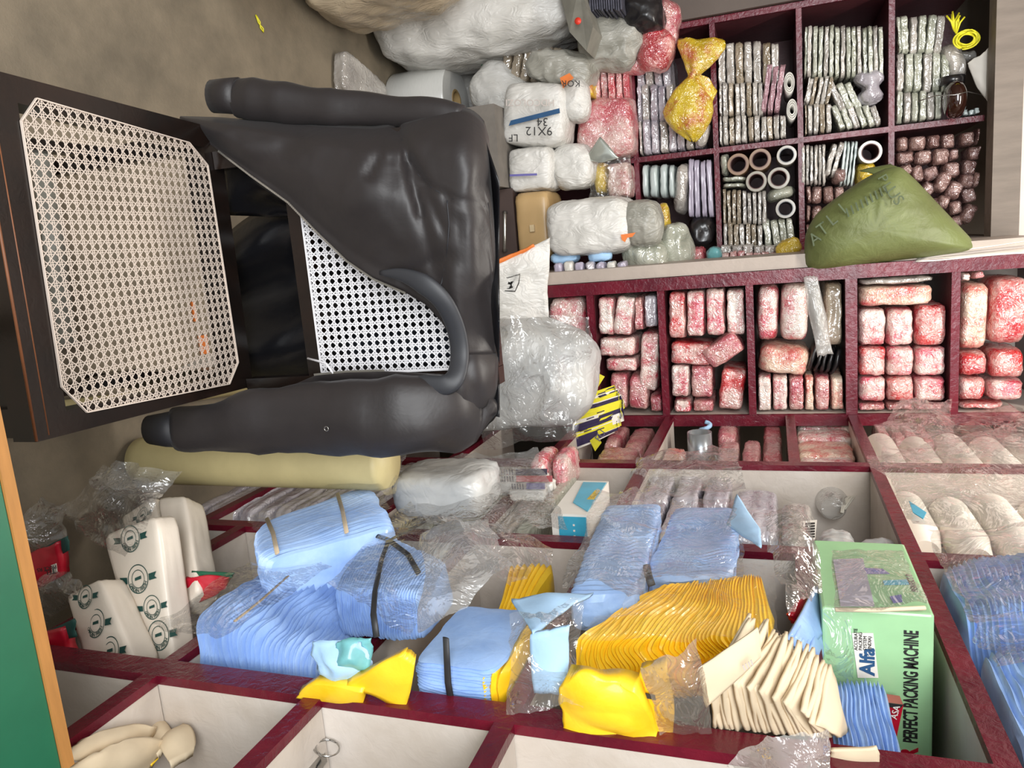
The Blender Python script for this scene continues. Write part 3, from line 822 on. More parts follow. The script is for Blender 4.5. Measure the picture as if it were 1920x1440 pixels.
def fpack(name, mat, r, Y, depth, label, cat, group=None, rot=0, p=9, n=11, amp=.003, freq=24, shrink=.985, fold=0, push=0):
    c, s = frect(*r, Y+push, depth)
    s = (s[0]*shrink, s[1], s[2]*shrink)
    Rm = Matrix.Rotation(math.radians(-rot+(.6 if abs(rot) < 3 else 1.6)), 3, 'Y')
    if Y > 2.38 and Y < 2.47: c, s = fit_cell(c, s, math.radians(-rot+.6), 0)
    elif Y > 2.8: c, s = fit_cell(c, s, math.radians(-rot+.6), 1)
    mb = MB(); pillow(mb, c, s, n=n, p=p, seed=sd(), amp=amp, freq=freq, Rm=Rm, fold=fold)
    return tag(mb.build(name, M[mat] if isinstance(mat, str) else mat), label, cat, group)
def rrect(x0, y0, x1, y1, X, depth):
    cx, cy = (x0+x1)/2, (y0+y1)/2
    c = at(cx, cy, X=X)
    l = abs(at(cx, y1, X=X).y-at(cx, y0, X=X).y); h = abs(at(x1, cy, X=X).z-at(x0, cy, X=X).z)
    return c+Vector((depth/2, 0, 0)), (depth, l, h)
def rpack(name, mat, r, X, depth, label, cat, group=None, rx=0, rz=0, p=9, n=11, amp=.003, freq=24, shrink=.955, fold=0):
    c, s = rrect(*r, X, depth)
    s = (s[0], s[1]*shrink, s[2]*shrink)
    Rm = (Matrix.Rotation(math.radians(rz), 3, 'Z') @ Matrix.Rotation(math.radians(rx), 3, 'X'))
    mb = MB(); pillow(mb, c, s, n=n, p=p, seed=sd(), amp=amp, freq=freq, Rm=Rm, fold=fold)
    return tag(mb.build(name, M[mat]), label, cat, group)
def strips(mats, n, r, Y, depth, what, row, group, cat='bag bundle', slant=0, jx=.12, jy=4, name='bag_bundle', amp=.004, push=0, fan=0):
    """flat bundles of bags piled flat: a row of thin bars in the picture, each a thing"""
    x0, y0, x1, y1 = r; w = (x1-x0)/n
    for i in range(n):
        m = mats[(i*7+len(row)) % len(mats)] if isinstance(mats, (list, tuple)) else mats
        a = x0+w*i+R.uniform(-jx, jx)*w*.4
        rr = (a, y0-2+R.uniform(-jy, jy)*.6, a+w, y1+2+R.uniform(-jy, jy)*.3)
        o = ORD[i] if i < len(ORD) else str(i)
        nm = o+' '+what+' from left, '+row
        fpack(name, m, rr, Y, depth, nm, cat, group, rot=slant+fan*(i/(max(1, n-1))-.5)+R.uniform(-.5, .5), p=11, n=12, amp=amp*.5, freq=26, shrink=1.02, push=push+R.uniform(0, .012))

# ------------------------------------------------------------------ back cubbies
CF = CY+.02
P_ = 'packet'
def cubby(rows, place, group, mats, name='wrapped_pack', depth=.24):
    for r, what, rot, m in rows:
        fpack(name, m, r, CF, depth, what+' '+place if place else what, P_, group, rot=rot)
g = 'packs in the cubby beside the milky bag'
fpack('wrapped_pack', 'pink', (1030, 556, 1100, 765), CF, .2, 'large pink-printed pack half hidden behind the big milky bag', P_, n=9)
g = 'packs in the cubby above the yellow leaflets'
for r, rot, m, w in [((1113, 557, 1150, 631), -2, 'pink_pale', 'upright pale pink pack banded in the middle, first from the left above the yellow leaflets'),
                     ((1150, 556, 1188, 631), -9, 'pink_pale', 'leaning pale pink pack, second from the left in the cubby above the yellow leaflets'),
                     ((1188, 556, 1206, 622), 0, 'rose', 'dull pink pack squeezed behind the leaning one above the yellow leaflets'),
                     ((1206, 553, 1237, 617), 0, 'clear_lilac', 'silvery clear pack top right of the cubby above the yellow leaflets'),
                     ((1113, 634, 1192, 670), 0, 'pink_pale', 'wide pale pack lying across, upper of two above the yellow leaflets'),
                     ((1134, 672, 1194, 698), 0, 'pink_pale', 'smaller pale pack lying across, lower of two above the yellow leaflets'),
                     ((1198, 624, 1240, 738), -4, 'pink', 'tall red-streaked pack on the right side of the cubby above the yellow leaflets'),
                     ((1142, 702, 1176, 768), -2, 'rose', 'rose pack just behind the tip of the yellow leaflets, left of a pair'),
                     ((1177, 704, 1216, 770), -3, 'rose', 'rose pack right of a pair beside the yellow leaflets'),
                     ((1218, 742, 1243, 774), 0, 'rose', 'small rose pack in the bottom right corner by the yellow leaflets')]:
    fpack('wrapped_pack', m, r, CF, .22, w, P_, g, rot=rot)
g = 'packs in the cubby with the diagonal pack'
for r, rot, m, w in [((1252, 548, 1285, 638), -1, 'red', 'upright red-printed pack, first from the left in the row over the diagonal pack'),
                     ((1286, 545, 1321, 634), -1, 'pink', 'upright red-printed pack, second from the left in the row over the diagonal pack'),
                     ((1323, 541, 1359, 632), 0, 'pink', 'upright red-printed pack, third from the left in the row over the diagonal pack'),
                     ((1361, 542, 1400, 631), 0, 'pink_pale', 'upright pale pack with red edges, last in the row over the diagonal pack'),
                     ((1251, 644, 1338, 686), -4, 'red', 'flat red-printed pack lying across, left of the diagonal pack'),
                     ((1253, 686, 1293, 747), 0, 'pink_pale', 'pale glossy pack below the flat red one, left of two'),
                     ((1294, 686, 1336, 748), 0, 'rose', 'dull rose pack below the flat red one, right of two'),
                     ((1348, 692, 1398, 774), -7, 'red', 'tall leaning red pack right below the diagonal pack'),
                     ((1262, 751, 1296, 775), 0, 'pink', 'low pack at the bottom of the cubby, left under the pale glossy pack'),
                     ((1298, 751, 1338, 775), 0, 'rose', 'low rose pack at the bottom of the cubby, under the dull rose pack')]:
    fpack('wrapped_pack', m, r, CF, .2, w, P_, g, rot=rot)
fpack('wrapped_pack', 'rose', (1318, 636, 1396, 680), CF-.02, .16, 'rose pack tilted diagonally across the middle of its cubby', P_, g, rot=-36+70)
g = 'packs in the cubby holding black bags'
for r, rot, m, w in [((1411, 534, 1461, 644), -2, 'pink', 'fat upright printed pack, left of two above the cream pack beside the black bags'),
                     ((1462, 532, 1519, 644), -2, 'pink_pale', 'fat upright pale pack, right of two beside the grey folded film'),
                     ((1408, 650, 1519, 707), -6, 'cream_pink', 'large pale glossy pack lying across, left of the black bags')]:
    fpack('wrapped_pack', m, r, CF, .26, w, P_, g, rot=rot, n=9, p=5)
fpack('brown_pack', 'clear_tan', (1545, 530, 1586, 652), CF+.01, .2, 'brownish clear pack at the right side of the cubby holding black bags', P_, g, n=8)
film('folded_film', [at(1505, 518, Y=CF-.03), at(1530, 516, Y=CF-.03), at(1562, 665, Y=CF-.045), at(1532, 668, Y=CF-.045)], 'film_milk', nx=8, ny=20, amp=.012, seed=sd(), edge=.04)
_ff = bpy.data.objects['folded_film']; mdd = _ff.modifiers.new('thickness', 'SOLIDIFY'); mdd.thickness = .004
tag(_ff, 'grey folded film hanging between the pale pack and the brownish pack', 'plastic film')
for i in range(5):
    x = 1518+i*11
    fpack('black_bag', 'black_plastic', (x, 642+i*3, x+13, 700+i*2), CF+.02, .14, ORD[i]+' folded black bag from the left under the grey folded film', 'plastic bag', 'folded black bags', rot=-14, p=4, n=6, amp=.004)
for i, (a, b) in enumerate(((1414, 1447), (1448, 1478), (1479, 1508), (1509, 1527), (1528, 1557), (1558, 1587))):
    fpack('wrapped_pack', 'pink_pale' if i < 2 else ('rose', 'cream_pink')[i % 2], (a, 706, b, 775), CF, .24, ORD[i]+' pale square-edged pack from the left in the bottom row under the black bags', P_, 'bottom row under the black bags', p=10, amp=.002)
g = 'packs in the cubby of nine square packs'
fpack('flat_bag', 'clear_grey', (1612, 519, 1758, 534), CF, .2, 'thin grey bag lying on top of the packs, over the nine square packs', 'plastic bag', None, n=9, p=4)
fpack('wrapped_pack', 'cream_pink', (1610, 536, 1752, 574), CF-.01, .22, 'long pale pink pack lying above the nine square packs', P_, g, n=10, rot=-1)
xs = (1609, 1663, 1716, 1777); ys = (579, 651, 708, 756)
for j in range(3):
    for i in range(3):
        fpack('wrapped_pack', ('pink', 'red', 'pink')[(i*2+j) % 3], (xs[i], ys[j]-(8 if i == 2 and j == 0 else 0), xs[i+1], ys[j+1]), CF, .24,
              ('upper', 'middle', 'lower')[j]+' '+('left', 'centre', 'right')[i]+' pack in the block of nine square pink packs', P_, g, p=8, n=8)
for i, (a, b) in enumerate(((1610, 1662), (1663, 1714), (1716, 1774))):
    fpack('wrapped_pack', 'rose', (a, 758, b, 778), CF, .2, 'flat pack at the foot of the '+('left', 'centre', 'right')[i]+' column of the nine square packs', P_, g)
g = "packs in the cubby at the photo's right edge"
for r, rot, m, w in [((1790, 532, 1856, 660), -2, 'cream_pink', "fat cream pack with pink print, left of two big ones at the photo's right edge"),
                     ((1857, 520, 1935, 648), -2, 'red', "fat red-printed pack at the photo's right edge, right of two big ones"),
                     ((1792, 508, 1822, 529), 0, 'pink_pale', 'small pale pack tucked over the fat cream pack'),
                     ((1824, 509, 1850, 524), 0, 'rose', 'tiny rose pack beside the small pale one over the fat cream pack'),
                     ((1789, 662, 1856, 708), 0, 'red', "red pack in the upper square row at the photo's right edge, left one"),
                     ((1858, 656, 1925, 712), 0, 'red', "red pack in the upper square row at the photo's right edge, right one"),
                     ((1789, 710, 1851, 754), 0, 'red', "deep red pack in the lower square row at the photo's right edge, left one"),
                     ((1853, 713, 1925, 754), 0, 'pink', "pink pack in the lower square row at the photo's right edge, right one"),
                     ((1789, 757, 1888, 777), 0, 'red', "flat deep red pack under the square rows at the photo's right edge")]:
    fpack('wrapped_pack', m, r, CF, .24, w, P_, g, rot=rot, n=8, p=6)

# ------------------------------------------------------------------ wall shelf: bundles of clear bags
WF = WY-.005
GREEN = ['clear_green', 'clear_grey', 'clear_green']; GREY = ['clear_grey', 'clear_tan', 'clear_grey']; LIL = ['clear_lilac', 'clear_grey', 'clear_lilac']
strips(LIL, 4, (1190, 95, 1258, 160), WF, .26, 'lilac-grey bag bundle', 'top row behind yellow tied bag', 'bundles behind the yellow tied bag', slant=3)
strips(LIL, 5, (1187, 158, 1264, 226), WF, .28, 'shiny clear bundle', 'middle row beside yellow tied bag', 'bundles behind the yellow tied bag')
strips(LIL, 8, (1187, 226, 1318, 298), WF, .3, 'shiny clear bundle', 'lower row under yellow tied bag', 'bundles behind the yellow tied bag')
strips(GREY, 7, (1344, 78, 1462, 155), WF, .28, 'clear tan bundle', 'top row, shelf with two white rolls', 'bundles in the shelf with two white rolls')
strips(GREY, 8, (1343, 155, 1432, 216), WF, .28, 'clear tan bundle', 'middle row, shelf with two white rolls', 'bundles in the shelf with two white rolls')
strips(GREY, 11, (1342, 217, 1474, 281), WF, .3, 'clear grey bundle', 'bottom row, shelf with two white rolls', 'bundles in the shelf with two white rolls')
strips(['mauve'], 3, (1432, 122, 1468, 208), WF-.01, .24, 'mauve folded bundle', 'bunch beside two white rolls', 'mauve bundles', slant=-8)
for i, (x, y) in enumerate(((1480, 155), (1485, 205))):
    c = at(x, y, Y=WF); mb = MB()
    for k in range(3):
        r1 = .024-.006*k
        mb.lathe([(r1, 0), (r1+.0034, 0), (r1+.0034, .22), (r1, .22)], c, 24, axis='Y', close=True)
    for j, v in enumerate(mb.v): mb.v[j] = (c.x+(v[0]-c.x)*1.25, v[1], c.z+(v[2]-c.z)*.62)
    tag(mb.build('film_roll', M['white_plastic']), ('upper', 'lower')[i]+' flattened white roll at the end of the tan bundles', 'roll', 'white rolls')
strips(GREEN, 15, (1503, 48, 1658, 142), WF, .3, 'tall clear green bundle', 'long top row above knotted bag', 'bundles around the knotted bag', fan=4)
strips(GREY, 6, (1503, 145, 1560, 195), WF, .28, 'crumpled clear bundle', 'middle row beside knotted bag', 'bundles around the knotted bag', slant=-10, amp=.008)
strips(GREEN, 3, (1562, 150, 1608, 208), WF, .28, 'sagging clear bundle', 'slanted trio beside knotted bag', 'bundles around the knotted bag', slant=25)
strips(GREY, 5, (1502, 196, 1560, 264), WF, .28, 'clear tan bundle', 'lower upright row near knotted bag', 'bundles around the knotted bag')
strips(GREEN, 6, (1566, 196, 1650, 258), WF, .28, 'leaning clear bundle', 'slanted lower row under knotted bag', 'bundles around the knotted bag', slant=20)
mb = MB(); c, s = frect(1606, 128, 1662, 192, WF-.01, .1)
pillow(mb, c, s, n=14, p=2.6, seed=sd(), amp=.006, fold=.008, taper=lambda q, w: Vector((q.x, q.y, q.z*(1-.65*math.exp(-((w[0]-.05)/.3)**2)))))
tag(mb.build('knotted_bag', M['clear_lilac']), 'clear bag knotted at its waist among the green bundles', 'plastic bag')
strips(GREEN, 6, (1672, 28, 1772, 98), WF, .26, 'clear green bundle', 'top row beside yellow cord', 'bundles below the yellow cord', fan=-10)
strips(GREEN, 6, (1680, 98, 1782, 170), WF, .28, 'clear green bundle', 'middle row below yellow cord', 'bundles below the yellow cord')
strips(GREEN, 6, (1680, 172, 1768, 242), WF, .3, 'clear green bundle', 'lower row beside amber drum', 'bundles below the yellow cord')
fpack('grey_bag', 'clear_grey', (1772, 76, 1812, 148), WF, .2, 'grey slumped bag between the green bundles and the yellow cord', 'plastic bag', rot=15, p=3.5, fold=.006, n=10)
# yellow cord hank
mb = MB(); c0 = at(1788, 55, Y=WF-.06)
for k in range(9):
    r = .02+.004*k*.5; a0 = R.uniform(0, 6.28); ctr = at(1812, 74, Y=WF-.06+.003*(k % 4))
    mb.tube([ctr+Vector((math.cos(t)*r*.75, .004*math.sin(3*t+k), math.sin(t)*r*1.0)) for t in np.linspace(0, 6.28, 26)], .0024, 6, cap=False)
for k in range(8):
    e = at(1778+R.uniform(-4, 6)+k*3.6, 22+abs(k-3)*2.5, Y=WF-.06+R.uniform(-.01, .01))
    mb.tube([c0+Vector((.002*k, 0, .001*k)), (c0+e)/2+Vector((0, -.008, R.uniform(-.006, .006))), e], .0028, 6)
tag(mb.build('cord_hank', M['yellow_rope']), 'hank of bright yellow cord hanging beside the green bundles', 'cord')
sp = tag(thing('amber_spool', at(1790, 187, Y=WF-.03)), 'dark amber drum with a loose wire at the shelf end', 'spool')
c = at(1790, 187, Y=WF-.04)
mb = MB(); mb.lathe([(0, -.03), (.022, -.03), (.04, -.026), (.053, -.016), (.058, 0), (.053, .016), (.04, .026), (.022, .03), (0, .03)], c, 32, axis='Z')
for j, v in enumerate(mb.v): mb.v[j] = (v[0]*1.0, v[1], c.z+(v[2]-c.z)*1.0)
mb.build('drum', M['amber'], sp)
mb = MB(); mb.tube([at(1722, 190, Y=WF-.05), at(1755, 179, Y=WF-.09), at(1790, 178, Y=WF-.1), at(1815, 172, Y=WF-.09), at(1840, 178, Y=WF-.04)], .0016, 6); mb.build('wire', M['steel'], sp)
mb = MB(); mb.lathe([(0, -.012), (.036, -.012), (.036, .012), (0, .012)], at(1785, 151, Y=WF), 20, axis='X'); mb.build('cap', M['black_plastic'], sp)
mb = MB(); mb.grid(film_rows([at(1812, 118, Y=WF-.02), at(1860, 84, Y=WF-.02), at(1862, 208, Y=WF+.0), at(1832, 165, Y=WF)], nx=14, ny=14, amp=.01, seed=sd(), edge=.03))
o = mb.build('paper_sheet', M['white_paper']); md = o.modifiers.new('t', 'SOLIDIFY'); md.thickness = .002
tag(o, 'pale crumpled paper sheet beside the beam, right of the amber drum', 'paper')
strips(['pale_green'], 3, (1806, 205, 1838, 240), WF, .2, 'small pale green box', 'trio right of amber drum', 'small pale green boxes', cat='box', name='small_box', amp=.001)
fpack('blue_film', 'film_milk', (1800, 93, 1836, 112), WF, .08, 'bluish scrap of film below the yellow cord', 'plastic film', p=4)
mb = MB(); mb.box(at(1665, 20, Y=WF)+Vector((-.03, 0, 0)), at(1662, 20, Y=WF)+Vector((.06, .2, .17)))
# lower left column: folded pale green bags, lilac packs
for i, (a, b) in enumerate(((1193, 1215), (1216, 1234), (1235, 1252), (1252, 1265))):
    fpack('folded_bag', 'pale_green', (a, 304+i % 2*2, b, 372), WF, .2, ORD[i]+' folded pale green bag from the left, right of the plaid pack', 'plastic bag', 'folded pale green bags', p=5, n=8, amp=.002, rot=-2)
fpack('clear_fold', 'clear_grey', (1264, 303, 1290, 400), WF, .2, 'clear folded bag between the pale green bags and the lilac packs', 'plastic bag', rot=-4, p=4, fold=.005, n=9)
strips(['lilac_plastic'], 4, (1290, 300, 1336, 406), WF-.005, .2, 'tall smooth lilac pack', 'group left of tape rolls', 'tall lilac packs', cat=P_, name='lilac_pack', amp=.001, fan=3)
fpack('black_bag', 'black_plastic', (1292, 405, 1335, 462), WF, .15, 'crumpled black bag below the tall lilac packs', 'plastic bag', p=3, n=10, fold=.01)
# tapes
def tape(x, y, r, mat, label):
    c = at(x, y, Y=WF-.005); rr = r/1400*(c-Vector((0, 0, EYE))).dot(Vector(CM[:, 2]))
    t = tag(thing('tape_roll', c), label, 'tape roll', 'tape rolls')
    mb = MB(); mb.lathe([(rr*.74, 0), (rr*.97, 0), (rr, .003), (rr, .19), (rr*.74, .19)], c, 36, axis='Y', close=True); mb.build('tape', M[mat], t, auto=40)
    mb = MB(); mb.lathe([(rr*.67, -.001), (rr*.735, -.001), (rr*.735, .191), (rr*.67, .191)], c, 36, axis='Y', close=True); mb.build('core', M['core'] if mat != 'tape_pale' else M['black_plastic'], t, auto=40)
tape(1384, 308, 20, 'tape_brown', 'brown tape roll, leftmost of the upper trio of tapes')
tape(1425, 299, 20, 'tape_brown', 'brown tape roll, middle one of the upper trio of tapes')
tape(1475, 291, 18, 'tape_pale', 'white-edged tape roll, rightmost of the upper trio of tapes')
tape(1418, 340, 19, 'tape_clear', 'clear tape roll with dark core, left of the lower pair of tapes')
tape(1460, 334, 20, 'tape_clear', 'yellowish clear tape roll, right of the lower pair of tapes')
tape(1473, 391, 18, 'tape_pale', 'pale tape roll alone below the other tapes')
tape(1632, 285, 21, 'tape_clear', 'single tape roll above the yellow packet and the olive sack')
fpack('clear_bag', 'clear_green', (1337, 287, 1364, 328), WF, .2, 'small clear bag beside the leftmost brown tape', 'plastic bag', p=4, fold=.004)
for i in range(2):
    fpack('flat_bundle', 'clear_green', (1340, 330+i*12, 1400, 341+i*12), WF, .22, ('upper', 'lower')[i]+' flat clear bundle lying under the leftmost brown tape', 'bag bundle', 'flat bundles under the tapes', p=5, rot=-3)
strips(['clear_tan'], 5, (1343, 356, 1390, 420), WF, .26, 'amber clear bundle', 'row left of lone pale tape', 'bundles under the tapes')
strips(['clear_grey'], 5, (1391, 360, 1438, 420), WF, .26, 'grey clear bundle', 'row just beside lone pale tape', 'bundles under the tapes')
strips(['clear_tan', 'clear_tan', 'clear_grey'], 8, (1342, 421, 1430, 470), WF, .26, 'brownish bundle', 'lowest row under tapes', 'bundles under the tapes')
strips(['clear_green'], 4, (1432, 412, 1490, 462), WF, .26, 'crinkled clear bundle', 'corner under lone pale tape', 'bundles under the tapes', slant=8, amp=.008)
fpack('clear_bag', 'clear_green', (1440, 352, 1490, 372), WF, .2, 'clear crumpled bag above the lone pale tape', 'plastic bag', p=3, fold=.006, rot=12)
strips(['clear_grey'], 6, (1503, 272, 1549, 346), WF, .28, 'clear grey bundle', 'row beside single tape roll', 'bundles left of the single tape')
strips(['clear_grey'], 2, (1552, 268, 1576, 330), WF, .26, 'curled clear bundle', 'pair beside pale green sheets', 'curled bundles', slant=-14, amp=.008)
strips(['pale_green'], 4, (1578, 266, 1606, 346), WF, .26, 'thin pale green sheet bundle', 'sheaf beside single tape roll', 'pale green sheaf', slant=-5, amp=.002)
fpack('foil_pack', 'foil', (1560, 312, 1592, 346), WF-.01, .16, 'round foil pack under the curled bundles', P_, p=3)
fpack('yellow_packet', 'yellow_plain', (1610, 305, 1642, 346), WF, .14, 'yellow packet between the single tape roll and the olive sack', P_, p=4, fold=.005)
k = 0
for j, y in enumerate((348, 384, 420)):
    for i in range(4):
        a = 1500+i*21.5+R.uniform(-1, 1)
        fpack('foil_pack', 'foil', (a, y, a+21, y+34), WF, .16, ORD[i]+' foil pack from left, '+('upper', 'middle', 'lower')[j]+' row left of olive sack', P_, 'foil packs left of the olive sack', rot=R.uniform(-5, 5), p=5)
FO = [(1674, 256, 1704, 282), (1708, 254, 1738, 280), (1742, 252, 1764, 276), (1767, 250, 1792, 277), (1805, 246, 1830, 272), (1834, 238, 1860, 268),
      (1678, 283, 1715, 307), (1717, 281, 1750, 307), (1752, 278, 1782, 307), (1782, 279, 1800, 300), (1818, 274, 1850, 298), (1690, 308, 1712, 328), (1712, 310, 1732, 340),
      (1733, 312, 1762, 338), (1772, 303, 1802, 332), (1806, 298, 1834, 328), (1730, 340, 1755, 366), (1757, 322, 1783, 360), (1778, 340, 1806, 372), (1802, 326, 1828, 352), (1830, 322, 1858, 350),
      (1806, 350, 1838, 380), (1762, 366, 1782, 392), (1784, 376, 1806, 402), (1808, 382, 1834, 418), (1785, 405, 1806, 428), (1748, 372, 1764, 398), (1834, 272, 1856, 292)]
for i, r in enumerate(FO):
    row = sum(1 for q in FO if q[1] < r[1]-1)
    r = (r[0]-1.5, r[1]-1.5, r[2]+1.5, r[3]+1.5)
    fpack('foil_pack', 'foil', r, WF-R.uniform(0, .03), .14, '', P_, 'foil packs right of the olive sack', rot=R.choice((0, -8, 10, -25, 20)) if i > 10 else R.uniform(-4, 4), p=4.5)
_fo = [o for o in COL.objects if o.name.startswith('foil_pack') and o.get('label') == '']
_fo.sort(key=lambda o: (round(o.location.x/.055), o.location.z))
rows_ = {}
for o in _fo: rows_.setdefault(round(o.location.x/.055), []).append(o)
for j, kx in enumerate(sorted(rows_)):
    L = rows_[kx]
    for i, o in enumerate(L):
        o['label'] = ORD[i]+' foil pack from left, row '+('one', 'two', 'three', 'four', 'five', 'six', 'seven')[j]+' of heap right of olive sack'

# yellow tied bag in front of the bundles
yb = tag(thing('tied_bag', at(1300, 170, Y=WF-.07)), 'yellow printed bag tied at the neck, hanging in front of clear bundles', 'plastic bag')
prof = [(74, 1314, 42, .012), (90, 1314, 42, .03), (108, 1311, 36, .032), (124, 1307, 24, .028), (136, 1303, 13, .02), (144, 1301, 10, .018), (152, 1299, 17, .026), (168, 1296, 32, .038), (188, 1293, 41, .046), (208, 1291, 44, .05), (228, 1291, 40, .046), (244, 1294, 30, .036), (256, 1298, 16, .022), (264, 1300, 5, .008)]
ys_ = np.linspace(74, 264, 46); K = 36; ring = []
for y in ys_:
    cxx, hw, dp = (np.interp(y, [q[0] for q in prof], [q[k] for q in prof]) for k in (1, 2, 3))
    for k in range(K):
        t = 2*math.pi*k/K
        f_ = 1+.16*noise.noise(Vector((math.cos(t)*2.2, math.sin(t)*2.2, y*.03)))+.1*math.sin(t*7+y*.01)*math.exp(-((y-144)/30)**2)
        p = at(cxx+hw*math.cos(t)*f_, y+3*math.sin(t*5), Y=WF-.075)
        ring.append(p+Vector((0, -dp*math.sin(t)*f_, 0)))
mb = MB(); n_ = len(ys_)
mb.add(ring, [(i*K+j, i*K+(j+1) % K, (i+1)*K+(j+1) % K, (i+1)*K+j) for i in range(n_-1) for j in range(K)]+[tuple(range(K))[::-1], tuple(range((n_-1)*K, n_*K))])
mb.build('pouch', M['yellow_film'], yb)
mb = MB(); mb.grid(film_rows([at(1306, 140, Y=WF-.09), at(1330, 148, Y=WF-.09), at(1345, 172, Y=WF-.06), at(1322, 225, Y=WF-.06)], nx=10, ny=14, amp=.01, seed=sd(), edge=.05))
o = mb.build('loose_flap', M['yellow_film'], yb); o.modifiers.new('t', 'SOLIDIFY').thickness = .002
fpack('clear_bottle', 'clear_grey', (1308, 224, 1336, 292), WF-.02, .08, 'clear rolled bag leaning under the tied yellow bag', 'plastic bag', rot=-14, p=3, n=9)

# ------------------------------------------------------------------ sacks on the left and along the wall shelf
def sack(name, mat, r, Y, depth, label, cat='sack', rot=0, p=5, n=30, amp=.007, fold=.0035, freq=16, taper=None, parent=None, push=(0, 0, 0), shrink=1.0):
    c, s = frect(*r, Y, depth); s = (s[0]*shrink, s[1], s[2]*shrink)
    mb = MB(); pillow(mb, c+Vector(push), s, n=n, p=p, seed=sd(), amp=amp, freq=freq, Rm=Matrix.Rotation(math.radians(-rot+1.6), 3, 'Y'), fold=fold, taper=taper, crinkle=.001)
    o = mb.build(name, M[mat], parent)
    return tag(o, label, cat) if parent is None else o
# three big sacks standing on the floor (their far left is cut off by the frame)
def floor_sack(name, mat, x, y, dx, dy, h, label, rz=0, seed=1, tap=.25, lean=0, p=4.5, fold=.008, amp=.014):
    mb = MB()
    def tp(q, w):
        k = 1-tap*max(0, w[2])**2
        return Vector((q.x*k+lean*(w[2]+1)*h/2, q.y*k, q.z))
    pillow(mb, (x, y, h/2+.012), (dx, dy, h), n=34, p=p, seed=seed, amp=amp, freq=14, Rm=Matrix.Rotation(math.radians(rz), 3, 'Z'), fold=fold, taper=tp, crinkle=.0015)
    for i, v in enumerate(mb.v): mb.v[i] = (v[0], v[1], max(v[2], .002))
    return tag(mb.build(name, M[mat]), label, 'sack')
floor_sack('sack', 'sack_beige', -1.05, 2.36, .52, .38, .5, 'dusty beige sack on the floor, beside the big white sack', seed=4, tap=.12, p=5)
floor_sack('sack', 'sack_white', -1.02, 2.84, .6, .42, .86, 'tall white woven sack on the floor behind the beige sack', seed=9, tap=.1, p=5)
floor_sack('striped_bag', 'film_milk', -.9, 1.86, .26, .24, .22, 'milky striped plastic bag on the floor at the edge of the view', seed=14, tap=.2, p=3.5, fold=.01, amp=.01)
mb = MB(); a = at(483, 42, Z=.004)
mb.tube([a+Vector(v) for v in ((-.02, -.004, 0), (-.004, .012, 0), (.012, .01, 0), (.022, .022, 0), (.012, .024, 0), (.0, .004, 0), (-.02, -.004, 0))], .0022, 6)
tag(mb.build('rubber_band', M['yellow_rope']), 'tiny yellow rubber band lying alone on the bare concrete floor', 'rubber band')
# packet lying on the floor
c = (at(598, 100, Z=.03)+at(668, 165, Z=.03))/2
mb = MB(); pillow(mb, Vector((-.63, 2.54, .032)), (.15, .3, .06), n=12, p=7, seed=7, amp=.002, Rm=Matrix.Rotation(math.radians(-14), 3, 'Z'))
tag(mb.build('clear_packet', M['clear_grey']), 'shiny silver-grey packet lying flat on the concrete, under the jacket sleeve', P_)
# roll of tubing film standing on the floor
c = at(727, 158, Z=0); c = Vector((c.x+.085, c.y+.09, 0))
rl = tag(thing('film_roll', c), 'big roll of white film standing on the floor beside the white sacks', 'roll')
mb = MB(); mb.lathe([(.045, .002), (.135, .002), (.138, .01), (.138, .245), (.134, .25), (.045, .25)], c, 44, close=True); mb.build('wound_film', solid('white_film_roll', 'D8D8D4', .25, coat=.5, var=.03, vs=40, stretch=(1, 1, 8)), rl, auto=40)
mb = MB(); mb.lathe([(.036, .0), (.0445, .0), (.0445, .252), (.036, .252)], c, 30, close=True); mb.build('core', M['kraft'], rl, auto=40)
mb = MB(); mb.box(c+Vector((.06, -.02, .2505)), c+Vector((.1, .02, .2525))); mb.build('orange_tag', M['orange'], rl, smooth=False)
# white bags behind the roll
sack('crumpled_sack', 'sack_white', (800, 118, 920, 225), 3.12, .2, 'crumpled white bag right behind the standing film roll', p=3, fold=.007)
sack('crumpled_sack', 'sack_white', (870, 118, 990, 225), 2.78, .2, 'folded shiny white sack above the jacket shoulder, beside the film roll', p=2.8, fold=.008, rot=-42, amp=.012)
fpack('green_scrap', 'green_paint', (896, 94, 930, 122), 2.85, .03, 'small scrap of green plastic under the tall white sack', 'scrap', p=3, n=8, fold=.004)
sb = tag(thing('printed_sack', at(1010, 215, Y=2.6)), 'white sack with a blue band and black marker figures, top of two by the cabinet', 'sack')
o = sack('body', 'sack_white', (938, 152, 1058, 272), 2.6, .2, '', parent=sb, p=6, fold=.003, amp=.005, rot=-7)
sack('tied_end', 'sack_white', (1050, 146, 1096, 222), 2.62, .12, '', parent=sb, p=3, fold=.007, rot=10)
FY = 2.575
def quad(name, pts, mat, parent, th=.0015):
    P = [Vector(p) for p in pts]; nrm = (P[1]-P[0]).cross(P[2]-P[0]).normalized()
    if nrm.dot(Vector((0, 0, EYE))-P[0]) < 0: nrm = -nrm
    mb = MB(); k = len(P)
    mb.add(P+[p+nrm*th for p in P], [tuple(range(k))[::-1], tuple(range(k, 2*k))]+[(i, (i+1) % k, k+(i+1) % k, k+i) for i in range(k)])
    return mb.build(name, M[mat], parent, smooth=False)
quad('blue_band', [at(958, 226, Y=FY), at(1049, 203, Y=FY), at(1050, 212, Y=FY), at(954, 236, Y=FY)], 'blue_ink', sb)
XI = Vector(CM[:, 1]); YI = -Vector(CM[:, 0])   # directions of the picture's right and up in the room
text_mesh('marker_figures', '9X12', .042, at(1036, 245, Y=FY-.005), -XI, -YI, 'black_ink', sb)
